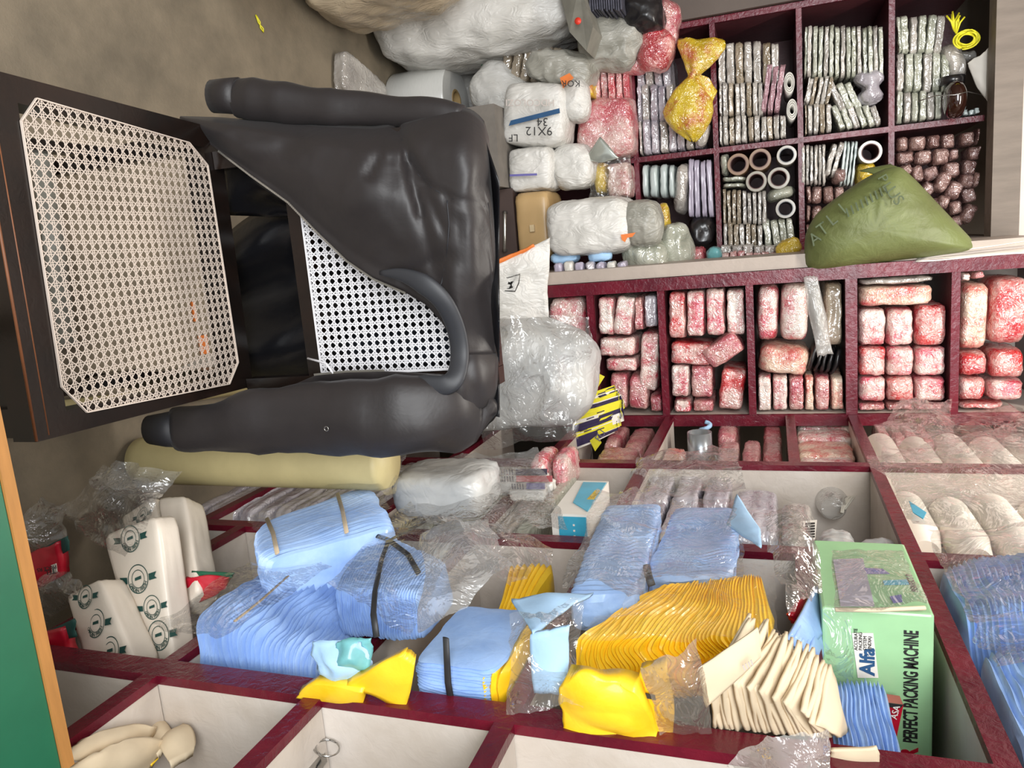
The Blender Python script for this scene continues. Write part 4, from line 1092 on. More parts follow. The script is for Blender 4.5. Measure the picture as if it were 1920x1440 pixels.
text_mesh('marker_figures', '34', .04, at(1028, 228, Y=FY-.005), -XI, -YI, 'black_ink', sb)
text_mesh('printed_line', 'HDCOLOZI', .032, at(1040, 192, Y=FY-.005), -XI, -YI+XI*.2, 'grey_paper', sb)
text_mesh('printed_word', 'KOR', .03, at(1088, 156, Y=FY-.01), -XI, -YI, 'black_ink', sb)
text_mesh('corner_stamp', 'LF', .036, at(972, 258, Y=FY-.01), -XI, -YI, 'black_ink', sb)
quad('orange_print', [at(1050, 146, Y=FY), at(1068, 137, Y=FY), at(1076, 146, Y=FY), at(1056, 166, Y=FY)], 'orange', sb)
# second bag below it, on the bench
wb = tag(thing('clear_sack', at(1010, 330, Y=2.6)), 'milky sack with a purple line, lower of two white sacks by the cabinet', 'sack')
sack('body', 'sack_white', (950, 274, 1032, 358), 2.6, .2, '', parent=wb, p=6, fold=.003, amp=.005)
sack('gathered_end', 'sack_white', (1030, 270, 1108, 352), 2.64, .14, '', parent=wb, p=3, fold=.007)
quad('purple_line', [at(956, 327, Y=2.575), at(1007, 325, Y=2.575), at(1007, 329, Y=2.575), at(956, 331, Y=2.575)], 'violet_ink', wb)
bw = tag(thing('woven_sack', at(1120, 425, Y=2.5)), 'large crinkled white sack lying above the white ledge, orange mark at its end', 'sack')
sack('body', 'sack_white', (1018, 372, 1178, 478), 2.5, .22, '', parent=bw, p=5, fold=.0035, amp=.006, n=34, rot=1)
sack('open_end', 'sack_grey', (1165, 378, 1236, 462), 2.52, .12, '', parent=bw, p=3.4, fold=.005, rot=4)
quad('orange_mark', [at(1164, 440, Y=2.485), at(1192, 436, Y=2.485), at(1186, 444, Y=2.485), at(1176, 446, Y=2.485), at(1172, 454, Y=2.485), at(1166, 450, Y=2.485)], 'orange', bw)
os_ = tag(thing('edged_sack', at(980, 520, Y=2.28)), 'white sack with an orange edge and black emblem, beside the jacket collar', 'sack')
mb = MB(); rows = film_rows([at(915, 500, Y=2.24), at(1030, 445, Y=2.3), at(1026, 600, Y=2.3), at(880, 640, Y=2.24)], nx=20, ny=20, amp=.014, seed=5, edge=.02)
mb.grid(rows); o = mb.build('front', M['sack_white'], os_); o.modifiers.new('t', 'SOLIDIFY').thickness = .003
c = at(975, 560, Y=2.32); mb = MB(); pillow(mb, (c.x+.03, 2.34, .36), (.2, .12, .7), n=12, p=5, seed=6, amp=.006, freq=12); mb.build('contents', M['sack_white'], os_)
mb = MB(); mb.tube([p+Vector((0, -.004, .0)) for p in rows[0][:16]], .009, 8, flat=.5); mb.build('orange_edge', M['orange'], os_)
E1 = 2.245
em = [(932, 517), (952, 521), (975, 514), (973, 530), (966, 546), (938, 545), (934, 560)]
mb = MB(); mb.tube([at(x, y, Y=E1) for x, y in em], .0016, 5); mb.tube([at(938, 536, Y=E1), at(943, 541, Y=E1), at(955, 541, Y=E1), at(962, 527, Y=E1)], .0016, 5)
for k in range(7): mb.tube([at(957+R.uniform(-4, 4), 534+R.uniform(-6, 6), Y=E1), at(957+R.uniform(-4, 5), 532+R.uniform(-6, 6), Y=E1)], .003, 5)
mb.build('emblem', M['black_ink'], os_)
# top left corner of the wall shelf: bags, block, newspapers
bl = tag(thing('stone_block', at(1080, 40, Y=2.6)), 'grey stone-like block with a red dot, wedged beside the tall white sack', 'block')
mb = MB(); P = [at(1046, -30, Y=2.58), at(1086, -30, Y=2.52), at(1112, 50, Y=2.54), at(1100, 96, Y=2.58), at(1068, 60, Y=2.58)]
Q = [p+Vector((0, .16, .0)) for p in P]; k = len(P)
mb.add(P+Q, [tuple(range(k)), tuple(range(k, 2*k))[::-1]]+[(i, k+i, k+(i+1) % k, (i+1) % k) for i in range(k)]); o = mb.build('stone', M['grey_metal'], bl, smooth=False)
mb = MB(); mb.lathe([(0, 0), (.011, 0), (.011, .003), (0, .003)], at(1085, 41, Y=2.535)+Vector((0, -.012, 0)), 16, axis='Y'); mb.build('red_dot', solid('red_dot_paint', 'E8402E', .4), bl)
sack('poly_sack', 'sack_grey', (985, 96, 1105, 152), 2.68, .14, 'long grey crinkled bag lying under the stone block', cat='sack', p=4, fold=.012, rot=-14)
sack('poly_sack', 'sack_grey', (1092, 20, 1192, 118), 2.7, .12, 'pale grey poly sack to the right of the stone block', cat='sack', p=2.8, fold=.018, rot=-26)
strips(['clear_tan'], 6, (940, 88, 1050, 150), 2.8, .16, 'dull clear bundle', 'row under tall white sack', 'dull bundles under the tall sack', slant=-12)
mb = MB()
for k in range(14):
    a = at(1106+k*4.4, -12, Y=2.62); b = at(1107+k*4.1, 18+R.uniform(-2, 5), Y=2.6)
    mb.box((min(a.x, b.x), 2.6+R.uniform(0, .01), a.z), (max(a.x, b.x), 2.72, a.z+.0045))
tag(mb.build('newspaper_pile', M['news'], smooth=False), 'pile of dark folded newspapers at the top edge beside the stone block', 'newspapers')
sack('black_bag', 'black_plastic', (1170, -30, 1236, 52), 2.68, .14, 'black plastic bag at the top edge, right of the newspapers', cat='plastic bag', p=3, fold=.014)
sack('red_bag', 'red_film', (1196, 52, 1256, 128), 2.72, .1, 'clear bag with a red circle print under the black bag', cat='plastic bag', p=3.2, fold=.01, rot=-22, n=16)
sack('red_bag', 'rose', (1216, 0, 1268, 86), 2.76, .1, 'rose red bag at the top, right of the black bag', cat='plastic bag', p=3.4, fold=.008, n=16)
sack('clear_bag', 'red_clear', (1152, 78, 1206, 132), 2.76, .1, 'clear bag end with faint red print below the grey sack', cat='plastic bag', p=3.2, fold=.008, n=14, rot=-16)
sack('printed_bag', 'red_clear', (1082, 184, 1184, 290), 2.74, .2, 'clear bag full of red-printed packets beside the marked white sack', cat='plastic bag', p=5, fold=.008, n=18)
strips(['red_clear'], 5, (1110, 110, 1180, 186), 2.78, .2, 'red printed bundle', 'row above bag of red packets', 'red printed bundles')
fpack('yellow_pack', 'yellow_film', (1094, 116, 1111, 182), 2.72, .14, 'narrow yellow and red pack between the marked sack and red bundles', P_, p=6)
mb = MB(); mb.grid(film_rows([at(1096, 300, Y=2.66), at(1126, 256, Y=2.66), at(1162, 296, Y=2.66), at(1128, 306, Y=2.66)], nx=10, ny=10, amp=.006, seed=sd(), edge=.02))
o = mb.build('foil_sheet', solid('silver_foil', 'BFC4BC', .2, metal=.6), None); o.modifiers.new('t', 'SOLIDIFY').thickness = .003
tag(o, 'silver folded sheet sticking out over the yellow and plaid packs', 'foil')
fpack('yellow_pack', 'yellow_plain', (1110, 302, 1136, 364), 2.7, .16, 'yellow roll-shaped pack left of the plaid pack', P_, p=4)
fpack('plaid_pack', 'plaid', (1136, 302, 1180, 372), 2.7, .16, 'red and white plaid pack in a yellow-edged bag', P_, p=6, n=12)
film('yellow_film_edge', [at(1104, 296, Y=2.68), at(1182, 292, Y=2.68), at(1184, 380, Y=2.68), at(1106, 372, Y=2.68)], 'film_light', nx=12, ny=12, amp=.008, seed=sd())
tag(bpy.data.objects['yellow_film_edge'], 'clear film wrapped loosely around the plaid pack and yellow pack', 'plastic film')
bpy.data.objects['yellow_film_edge'].modifiers.new('t', 'SOLIDIFY').thickness = .001

# odds and ends in the lowest shelf cells, over the white ledge
for i in range(7):
    a = 1036+i*20
    fpack('small_tube', ('lilac_plastic', 'white_plastic', 'lilac_plastic', 'clear_lilac')[i % 4], (a, 488+R.uniform(0, 5), a+18, 522-i*1.5), 2.5, .06, ORD[i]+' small pale tube from left, lying along the white ledge', 'tube', 'pale tubes on the ledge', p=4, n=8, rot=6)
fpack('blue_bag', 'blue_sheet', (1032, 476, 1082, 492), 2.56, .06, 'small light blue bag above the pale tubes', 'plastic bag', p=3, fold=.006, n=9)
fpack('blue_bag', 'blue_sheet', (1102, 472, 1142, 488), 2.54, .06, 'light blue crumpled scrap above the fourth pale tube', 'plastic bag', p=3, fold=.006, n=9)
sack('clear_bag', 'clear_green', (1170, 452, 1246, 512), 2.6, .1, 'crumpled clear bag under the orange-marked sack end', cat='plastic bag', p=2.6, fold=.014, n=16, rot=-12)
sack('clear_bag', 'clear_green', (1240, 425, 1290, 500), 2.66, .12, 'loose clear bag with yellow marks under the black bag', cat='plastic bag', p=2.6, fold=.012, n=16, rot=10)
fpack('yellow_packet', 'yellow_film', (1234, 384, 1252, 446), 2.7, .06, 'thin yellow packet behind the open end of the large sack', P_, p=3, fold=.006, n=9)
fpack('red_packet', 'red_clear', (1294, 462, 1322, 502), 2.72, .1, 'small red printed packet left of the teal bag', P_, p=4, n=9)
fpack('teal_bag', 'teal_cloth', (1326, 464, 1352, 486), 2.7, .08, 'small teal bag between the red packet and the red strips', 'plastic bag', p=3, n=10, fold=.006)
strips(['red_clear'], 8, (1352, 474, 1472, 502), 2.7, .1, 'dark red strip', 'row on ledge left of sack', 'dark red strips', cat=P_, name='red_strip')
strips(['clear_grey'], 5, (1350, 462, 1455, 474), 2.74, .1, 'flat clear scrap', 'row over dark red strips', 'flat clear scraps', cat='plastic bag', name='clear_scrap')
fpack('yellow_packet', 'yellow_plain', (1456, 452, 1500, 482), 2.68, .06, 'yellow packet leaning at the lower left of the olive sack', P_, p=3, fold=.006, n=10, rot=18)

# olive sack and papers in front of the wall shelf
gs = tag(thing('olive_sack', at(1640, 440, Y=2.44)), 'olive green printed poly sack slumped against the maroon-edged ledge', 'sack')
out = [(1508, 512), (1508, 440), (1530, 400), (1575, 365), (1620, 335), (1662, 314), (1690, 312), (1720, 340), (1762, 385), (1800, 425), (1822, 448), (1828, 468), (1780, 478), (1700, 487), (1600, 500)]
mb = MB(); cx, cy = 1640, 430; Y0 = 2.44
rows = []
K = 72
seg = []
for i in range(K):
    t = i/K*len(out); j = int(t); f = t-j
    a = out[j % len(out)]; b = out[(j+1) % len(out)]
    seg.append((a[0]+(b[0]-a[0])*f, a[1]+(b[1]-a[1])*f))
for _ in range(2): seg = [((seg[i-1][0]+2*seg[i][0]+seg[(i+1) % K][0])/4, (seg[i-1][1]+2*seg[i][1]+seg[(i+1) % K][1])/4) for i in range(K)]
for side in (1, -1):
    rr = [1.0, .985, .93, .84, .72, .58, .42, .25, .1, .02]
    for k in (rr if side == 1 else rr[1:]):
        row = []
        for (x, y) in seg:
            px = cx+(x-cx)*k; py = cy+(y-cy)*k
            d = .085*math.sqrt(max(0, 1-k**2.2))*side
            fo = .006*(1-2*abs(noise.noise(Vector((px*.012-py*.01, py*.05, 2)))))*(1-k*.3)
            row.append(at(px, py, Y=Y0-d-fo*side))
        rows.append(row)
front = rows[:10]; back = [rows[0]]+rows[10:]
for L, flip in ((front, 0), (back, 1)):
    vs = [p for r in L for p in r]; n_ = len(L)
    fs = [(i*K+j, i*K+(j+1) % K, (i+1)*K+(j+1) % K, (i+1)*K+j) for i in range(n_-1) for j in range(K)]
    fs.append(tuple(range((n_-1)*K, n_*K)))
    mb.add(vs, fs if flip else [f[::-1] for f in fs])
mb.build('body', M['green_sack'], gs)
mb = MB(); mb.tube([at(1822, 458, Y=2.44), at(1860, 452, Y=2.44), at(1925, 449, Y=2.45)], [.012, .009, .01], 10, flat=.4); mb.build('tied_neck', M['green_sack'], gs)
mb = MB(); mb.grid(film_rows([at(1612, 322, Y=2.46), at(1670, 310, Y=2.46), at(1690, 322, Y=2.43), at(1640, 330, Y=2.44)], nx=10, ny=6, amp=.006, seed=sd())); o = mb.build('torn_rim', M['green_sack'], gs); o.modifiers.new('t', 'SOLIDIFY').thickness = .002
GY = 2.375
for txt, x, y, ang, szz in (('A', 1528, 448, 35, .05), ('T', 1543, 430, 36, .05), ('L', 1560, 412, 38, .05), ('I', 1580, 392, 40, .05), ('P', 1655, 335, -60, .04), ('L', 1663, 350, -58, .04), ('U', 1674, 362, -55, .045), ('S', 1684, 376, -52, .045)):
    a = math.radians(ang); xd = XI*math.cos(a)+YI*math.sin(a); yd = -XI*math.sin(a)+YI*math.cos(a)
    k = max(abs(x-cx)/135, abs(y-cy)/118)
    text_mesh('printed_letter', txt, szz, at(x, y, Y=Y0-.085*math.sqrt(max(0, 1-min(1, k)**2.2))-.016), xd, yd, 'ink_olive', gs, align='CENTER')
for q in range(9):
    x = 1585+q*9; y = 394-q*5.5
    k = max(abs(x-cx)/135, abs(y-cy)/118); YY = Y0-.085*math.sqrt(max(0, 1-min(1, k)**2.2))-.014
    quad('printed_bar', [at(x, y-3, Y=YY), at(x+3, y-4, Y=YY), at(x+8, y+12, Y=YY), at(x+5, y+13, Y=YY)], 'ink_olive', gs, th=.0006)
for i, (dy, dx) in enumerate(((0, 0), (7, 14), (13, 4))):
    P = [at(1716+dx*.6, 492-dy*.8, Y=2.405+i*.008), at(1930, 474-dy*1.7, Y=2.405+i*.008), at(1930, 458-dy*.9, Y=2.47+i*.008), at(1730+dx, 470-dy*.5, Y=2.47+i*.008)]
    mb = MB(); mb.grid(film_rows(P, nx=14, ny=6, amp=.0025, seed=20+i, edge=.015, freq=5)); o = mb.build('paper_sheet', M['white_paper' if i != 1 else 'grey_paper']); o.modifiers.new('t', 'SOLIDIFY').thickness = .0015
    tag(o, ('lowest', 'middle', 'uppermost')[i]+' of the loose paper sheets lying beside the olive sack', 'paper', 'papers beside the olive sack')

# ------------------------------------------------------------------ goods in the right-hand rack
RF = .585
# ---- far bay (next to the cubbies)
g = 'packs in the far bay of the rack'
for m, r, dx, w, rot in [('rose', (1142, 790, 1172, 828), .15, 'rose pack just under the tip of the yellow leaflets, in the rack', 0),
                    ('rose', (1176, 792, 1222, 838), .2, 'large rose pack lying under the bottom corner of the leaflets cubby', 0),
                    ('pink_pale', (1208, 838, 1232, 868), .15, 'pale pink pack left of the cream pack and the metallic cylinder', 0),
                    ('cream_pink', (1240, 832, 1282, 870), .15, 'cream-coloured pack left of the metallic cylinder', 0),
                    ('rose', (1346, 774, 1386, 812), .18, 'glossy red and white pack right of the metallic cylinder', 0),
                    ('red_clear', (1344, 818, 1388, 868), .16, 'flat red-printed pack under the glossy one, right of the cylinder', 0),
                    ('rose', (1390, 816, 1428, 866), .16, 'rose pack with pale bottom between the red pack and the tall one', 0),
                    ('red_clear', (1428, 782, 1468, 864), .18, 'tall red-printed pack standing left of the small maroon divider', 0)]:
    rpack('wrapped_pack', m, r, RF+.02, dx, w, P_, g, n=11, p=6)
for i, (a, b, m) in enumerate(((785, 800, 'pink_pale'), (801, 820, 'pink_pale'), (822, 852, 'cream_pink'), (854, 868, 'pink_pale'))):
    rpack('wrapped_pack', m, (1489+i*2, a, 1596+i*3, b), RF+.03, .1, ORD[i]+' pink and white pack from the top in the stack right of the small divider', P_, 'stack right of the small divider', p=8, n=12)
c = at(1312, 828, X=.61)
t = tag(thing('film_core', c), 'silver metallic rolled sheet standing among red packs in the rack', 'roll')
mb = MB(); mb.lathe([(.034, -.06), (.036, -.06), (.036, .1), (.034, .1)], c+Vector((.03, 0, 0)), 30, axis='X', close=True)
for j, v in enumerate(mb.v): pass
mb.build('rolled_sheet', solid('silver_sheet', 'A9AFB4', .25, metal=.7), t)
ce = at(1322, 800, X=.6)
mb = MB(); mb.tube([ce+Vector((-.012+.02*k/10, math.cos(k*.42)*.016, math.sin(k*.42)*.016)) for k in range(11)], .007, 10)
mb.build('curled_end', M['blue_sheet'], t)
for i, (x0, y0, x1, y1) in enumerate(((1002, 828, 1040, 862), (1042, 826, 1078, 858))):
    rpack('wrapped_pack', 'pink', (x0, y0, x1, y1), .52, .1, ('left', 'right')[i]+' pink pack half under the bottom of the milky bag', P_, 'pink packs under the milky bag', p=3.5)
rpack('wrapped_pack', 'rose', (1118, 834, 1196, 866), RF+.02, .12, 'wide rose pack with a pale side, near the bottom of the leaflets', P_, None, p=9)
for i in range(4):
    rpack('wrapped_pack', ('pink', 'rose')[i % 2], (1640+i*26, 784+i*2, 1664+i*26, 818+i*3), RF+.02, .14, ORD[i]+' pink pack from left behind the clear film, over the foam cups', P_, 'pink packs behind the cups', n=9)
rpack('wrapped_pack', 'pink', (1890, 742, 1932, 806), .57, .1, "large pink pack at the photo's right edge above the foam cups", P_, None, n=10)

# yellow leaflets, fanned
lf = tag(thing('leaflet_sheaf', at(1115, 775, Y=2.22)), 'sheaf of folded yellow and purple leaflets hanging between the milky bag and the red packs', 'leaflets')
for k in range(34):
    t = k/33
    A = at(1068+12*t+R.uniform(-2, 2), 748+78*t, Y=2.2+.006*math.sin(k*2)); B = at(1150+16*math.sin(3.1*t)+R.uniform(-4, 4), 722+72*t, Y=2.26)
    d = (B-A); nrm = Vector((-.5, -.3, .25))
    mb = MB(); o1 = Vector((.0, .014, 0)); th = Vector((0.001, .002, -.002))
    M1 = (A+B)/2+Vector((0, -.006, .004))
    w_ = Vector((.03, .006, .004*math.sin(k*1.7)))
    rows = [[A, M1, B, B+Vector((.006, -.008, .004))], [A+w_, M1+w_, B+w_, B+w_]]
    mb.grid(rows); o = mb.build('leaflet', M[('leaf_yellow', 'leaf_dark', 'leaf_yellow', 'white_paper', 'leaf_dark')[k % 5]], lf, smooth=False); o.modifiers.new('t', 'SOLIDIFY').thickness = .0016
for k in range(14):
    t = R.random(); x = 1078+70*R.random(); y = 742+80*t-(x-1070)*.28
    p = at(x, y, Y=2.185); q = at(x+14, y-5, Y=2.195)
    mb = MB(); mb.tube([p, q], .0018, 5); mb.build('printed_line', M['leaf_dark'], lf)
quad('leaflet_tip', [at(1085, 742, Y=2.2), at(1118, 698, Y=2.2), at(1134, 706, Y=2.2), at(1120, 728, Y=2.2)], 'leaf_yellow', lf)
quad('leaflet_tip', [at(1106, 826, Y=2.19), at(1120, 815, Y=2.19), at(1128, 830, Y=2.19), at(1116, 846, Y=2.19)], 'leaf_yellow', lf)
text_mesh('printed_word', 'FU', .03, at(1120, 826, Y=2.18), YI*.8+XI*.55, -XI*.9+YI*.3, 'leaf_dark', lf)
mb = MB(); mb.tube([at(1108, 835, Y=2.2), at(1109, 850, Y=2.2), at(1107, 866, Y=2.2)], .0013, 5); mb.build('string', M['black_plastic'], lf)

# milky bag of bags, standing on the floor
mk = tag(thing('milky_bag', Vector((.42, 2.06, 0))), 'big milky translucent bag full of white goods, beside the jacket shoulder', 'plastic bag')
mb = MB(); c = at(1005, 705, Y=1.98)
pillow(mb, (c.x+.01, 2.08, .5), (.32, .24, .86), n=24, p=3.6, seed=31, amp=.025, freq=6, fold=.014, crinkle=.002, taper=lambda q, w: Vector((q.x*(1-.12*max(0, w[2])), q.y, q.z)))
mb.build('contents', M['water_white'], mk)
film('outer_film', [at(905, 590, Y=1.92), at(1100, 600, Y=1.98), at(1085, 822, Y=1.92), at(905, 838, Y=1.92)], 'film', mk, nx=24, ny=24, amp=.03, seed=8)

# ---- bay next to it: long clear rolls, boxes, foam cups
g = 'stack of clear packs low in the rack'
n_ = 12
for i in range(n_):
    a = 372+i*31
    rpack('clear_pack', 'clear_lilac', (a, 896, a+31, 958), .578, .2, ORD[i]+' flat clear pack from left in the low stack beside the cream roll', 'bag bundle', g, p=8, n=10, shrink=.98)
long_ = [(755+i*31, 950) for i in range(9)]
for i, (x, y) in enumerate(long_):
    p = at(x+8, 968, X=.60); 
    zz = p.z
    for bz in (.538, .82, 1.096):
        if abs(zz-bz) < .036: zz = bz+(.036 if zz > bz else -.036)
    mb = MB(); pillow(mb, (.65+.01*(i % 2), 1.62, zz), (.13, .46, .042), n=13, p=7, seed=sd(), amp=.003, Rm=Matrix.Rotation(math.radians(R.uniform(-2, 2)), 3, 'X'))
    tag(mb.build('long_pack', M['clear_green' if i % 3 else 'clear_grey']), ORD[i]+' long clear pack from left, lying endwise left of the teal box', 'bag bundle', 'long clear packs beside the teal box')
rpack('clear_pack', 'water_white', (745, 848, 925, 895), .44, .1, 'wide clear bag of white goods below the jacket corner', 'plastic bag', None, p=5, n=16)
for i, (y0, x0, x1) in enumerate(((880, 935, 1030), (893, 936, 1040), (907, 955, 1026))):
    s_ = tag(thing('striped_pack', at((x0+x1)/2, y0+6, X=.525)), ('uppermost', 'middle', 'lowest')[i]+' of three slim purple and white printed packs on the clear rolls', P_, 'slim purple packs')
    cc, sz = rrect(x0, y0, x1, y0+11, .53, .03)
    mb = MB(); pillow(mb, cc, sz, n=8, p=8, seed=sd(), amp=.001); mb.build('pack', M['white_plastic'], s_)
    A = at(x0+34, y0, X=.527); 
    quad('purple_band', [at(x0+32, y0, X=.526), at(x1-4, y0, X=.526), at(x1-4, y0+10, X=.526), at(x0+32, y0+10, X=.526)], ('leaf_dark', 'red_plain', 'violet_ink')[i], s_)
    for k in range(5): quad('bar', [at(x0+4+k*5, y0+1, X=.526), at(x0+6+k*5, y0+1, X=.526), at(x0+7+k*5, y0+10, X=.526), at(x0+5+k*5, y0+10, X=.526)], 'leaf_dark', s_)
# teal and white box
bxp = tag(thing('printed_box', at(1095, 960, X=.56)), 'white and teal printed carton beside the pale blue bundle', 'box')
P4 = [at(1047, 952, X=.53), at(1072, 947, X=.53), at(1150, 908, X=.53), at(1098, 910, X=.53)]
b8 = [Vector((.53, 1.385, .985)), Vector((.6, 1.385, .985)), Vector((.6, 1.385, 1.06)), Vector((.53, 1.385, 1.06)), Vector((.53, 1.6, .985)), Vector((.6, 1.6, .985)), Vector((.6, 1.6, 1.06)), Vector((.53, 1.6, 1.06))]
mb = MB(); mb.add(b8, [(0,1,2,3),(7,6,5,4),(0,3,7,4),(1,5,6,2),(3,2,6,7),(0,4,5,1)]); mb.build('carton', M['white_paper'], bxp, smooth=False)
quad('teal_panel', [Vector((.535, 1.3845, 1.0)), Vector((.6, 1.3845, 1.0)), Vector((.6, 1.3845, 1.058)), Vector((.535, 1.3845, 1.058))], 'teal_card', bxp)
quad('teal_panel', [Vector((.5295, 1.45, 1.015)), Vector((.5295, 1.585, 1.005)), Vector((.5295, 1.585, 1.058)), Vector((.5295, 1.40, 1.058))], 'teal_card', bxp)
quad('lemon_print', [Vector((.5285, 1.47, 1.04)), Vector((.5285, 1.53, 1.045)), Vector((.5285, 1.53, 1.056)), Vector((.5285, 1.47, 1.056))], 'yellow_plain', bxp, th=.001)
for k in range(3):
    quad('white_dot', [Vector((.55+k*.012, 1.3825, 1.03)), Vector((.554+k*.012, 1.3825, 1.03)), Vector((.554+k*.012, 1.3825, 1.034)), Vector((.55+k*.012, 1.3825, 1.034))], 'white_paper', bxp, th=.0006)
for i in range(3):
    p = at(1110+i*34, 872, X=.62)
    mb = MB(); pillow(mb, (.66, 1.63, 1.14+i*.045-.03), (.1, .44, .04), n=12, p=7, seed=sd(), amp=.003)
    tag(mb.build('long_pack', M['clear_lilac']), ORD[i]+' long clear pack from left, behind the teal carton', 'bag bundle', 'long clear packs behind the teal carton')
# upper middle cell of that bay
rpack('clear_pack', 'clear_lilac', (1372, 905, 1462, 996), .60, .16, 'wide flat clear pack with a bright folded edge, above the leaning blue sheet', 'bag bundle', None, p=8, n=14)
rpack('clear_pack', 'clear_grey', (1462, 930, 1530, 1010), .60, .18, 'flat clear pack right of the wide one with a bright edge', 'bag bundle', None, p=7, n=12)
rpack('clear_pack', 'clear_lilac', (1375, 880, 1480, 903), .66, .14, 'thin mauve-tinted clear pack at the back of the upper cell', 'bag bundle', None, p=6, n=12)
def cup_stack(c, r, L, label, group=None, mat='cup', n=9):
    t = tag(thing('cup_stack', c), label, 'cups', group)
    mb = MB()
    mb.lathe([(0, -.004), (r*.62, -.004), (r*.7, 0), (r*.9, .05), (r, .075), (r*1.02, .078)]+[(r*(1.02 if k % 2 else .97), .08+(L-.08)*k/(2*n)) for k in range(1, 2*n+1)]+[(0, L)], c, 30, axis='Y')
    mb.build('nested_cups', M[mat], t, auto=50)
    return t
c = at(1562, 932, X=.66)
tt = cup_stack(Vector((c.x, c.y-.08, c.z-.006)), .042, .26, 'stack of clear plastic cups standing on the white wall of the rack cell', None, 'film_milk')
mb = MB()
for k in range(6):
    a = at(1583+R.uniform(-6, 6), 955+R.uniform(-4, 8), X=.66); b = at(1612+R.uniform(-14, 12), 912+R.uniform(0, 25), X=.65)
    mb.tube([a, (a+b)/2+Vector((-.01, R.uniform(-.01, .01), R.uniform(-.01, .01))), b], .0026, 6)
tag(mb.build('wire_bundle', solid('white_wire', 'C9C2B4', .4)), 'small bunch of white wires beside the clear cups', 'wires')
for i, (r, w) in enumerate((((1536, 986, 1606, 1034), 'left pale milky pouch between the printed label and the white wall'), ((1614, 1004, 1682, 1036), 'right pale milky pouch just above the green carton'))):
    rpack('pouch', 'water_white', r, .59, .14, w, 'plastic bag', None, p=4, n=12, fold=.006)
lb = tag(thing('paper_label', at(1518, 995, X=.575)), 'white printed label with small black text beside the milky pouch', 'label')
quad('label', [at(1506, 978, X=.575), at(1532, 976, X=.575), at(1528, 1012, X=.575), at(1508, 1012, X=.575)], 'white_paper', lb)
for k in range(6): quad('text_line', [at(1510, 981+k*5, X=.572), at(1528, 980+k*5, X=.572), at(1528, 982.5+k*5, X=.572), at(1510, 983.5+k*5, X=.572)], 'black_ink', lb, th=.0006)
# foam cup stacks in the right-hand cell
k = 0
for j, (Yc, zs, X0) in enumerate(((1.70, (0, 1, 2, 3, 4), .665), (1.72, (0, 1, 2, 3, 4), .755), (2.04, (0, 1, 2, 3, 4, 5), .64))):
    for i in zs:
        cup_stack(Vector((X0+.004*(i % 2), Yc-.02*(i % 2)-.1, 1.70+i*.086)), .041, .26 if j < 2 else .36, ORD[i]+' stack of white foam cups from left, '+('front', 'lower', 'back')[j]+' row in the clear bag', 'foam cup stacks')
bgc = tag(thing('cup_bag', Vector((.6, 1.6, 1.66))), 'large clear bag with a blue label wrapped around the foam cup stacks', 'plastic bag')
film('film', [at(1636, 862, X=.545), at(1935, 792, X=.545), at(1935, 985, X=.55), at(1726, 1002, X=.55)], 'film', bgc, nx=30, ny=22, amp=.02, seed=12)
quad('blue_label', [at(1704, 940, X=.535), at(1737, 962, X=.535), at(1731, 974, X=.535), at(1712, 962, X=.535)], 'teal_card', bgc)
film('film', [at(1640, 800, X=.545), at(1920, 770, X=.545), at(1930, 850, X=.545), at(1660, 880, X=.545)], 'film_light', bgc, nx=24, ny=14, amp=.02, seed=13)

# ---- near bay: bundles of folded non-woven bags
def bundle(label, c8, mat, n, axis, wrap=None, wrapmat='film_light', straps=(), strapmat='strap', name='bag_pile', m=12, rag=.03, inset=.085, corner=.18, amp=.004, wav=.5, sw=.005, wamp=.012):
    c = sum((Vector(p) for p in c8), Vector())/8
    t = tag(thing('bag_bundle_wrapped', c), label, 'bag bundle')
    t.name = 'strapped_bundle' if straps else 'bag_stack'
    mb = MB(); pleated(mb, c8, n=n, m=m, seed=sd(), axis=axis, rag=rag, inset=inset, corner=corner, amp=amp, wav=wav); mb.build(name, M[mat], t, auto=24)
    for pts in straps:
        mb = MB(); mb.tube(pts, sw, 8, flat=.35, ref=(-.8, -.5, 0)); mb.build('strap', M[strapmat], t)
    if wrap:
        for w in (wrap if isinstance(wrap[0], (list, tuple)) else [wrap]):
            film('wrap', w, wrapmat, t, nx=26, ny=22, amp=wamp, seed=sd())
    return t
def V(*a): return Vector(a)
# lower left: three piles of pale blue bags
b1 = [V(.50,.834,.562), V(.80,.834,.562), V(.80,.834,.795), V(.56,.834,.795), V(.50,1.07,.562), V(.80,1.07,.562), V(.80,1.07,.795), V(.56,1.05,.795)]
bundle('large pale blue bag bundle at the lower left, beside the printed tissue packs', b1, 'blue_cloth', 34, 'v', m=22, inset=.10, rag=.05,
       wrap=[[at(284, 1180, X=.485), at(478, 1058, X=.485), at(620, 1070, X=.50), at(402, 1204, X=.49)]],
       straps=[[at(440, 1165, X=.488), at(490, 1125, X=.486), at(540, 1080, X=.486)]], strapmat='beige_strap', sw=.003)
q = [at(482, 1052, X=.46), at(742, 975, X=.46), at(742, 918, X=.46), at(472, 992, X=.46)]
q2 = [at(482, 1052, X=.46), at(742, 975, X=.46), at(690, 903, X=.46), at(472, 985, X=.46)]
ext = V(.095, -.005, .01)
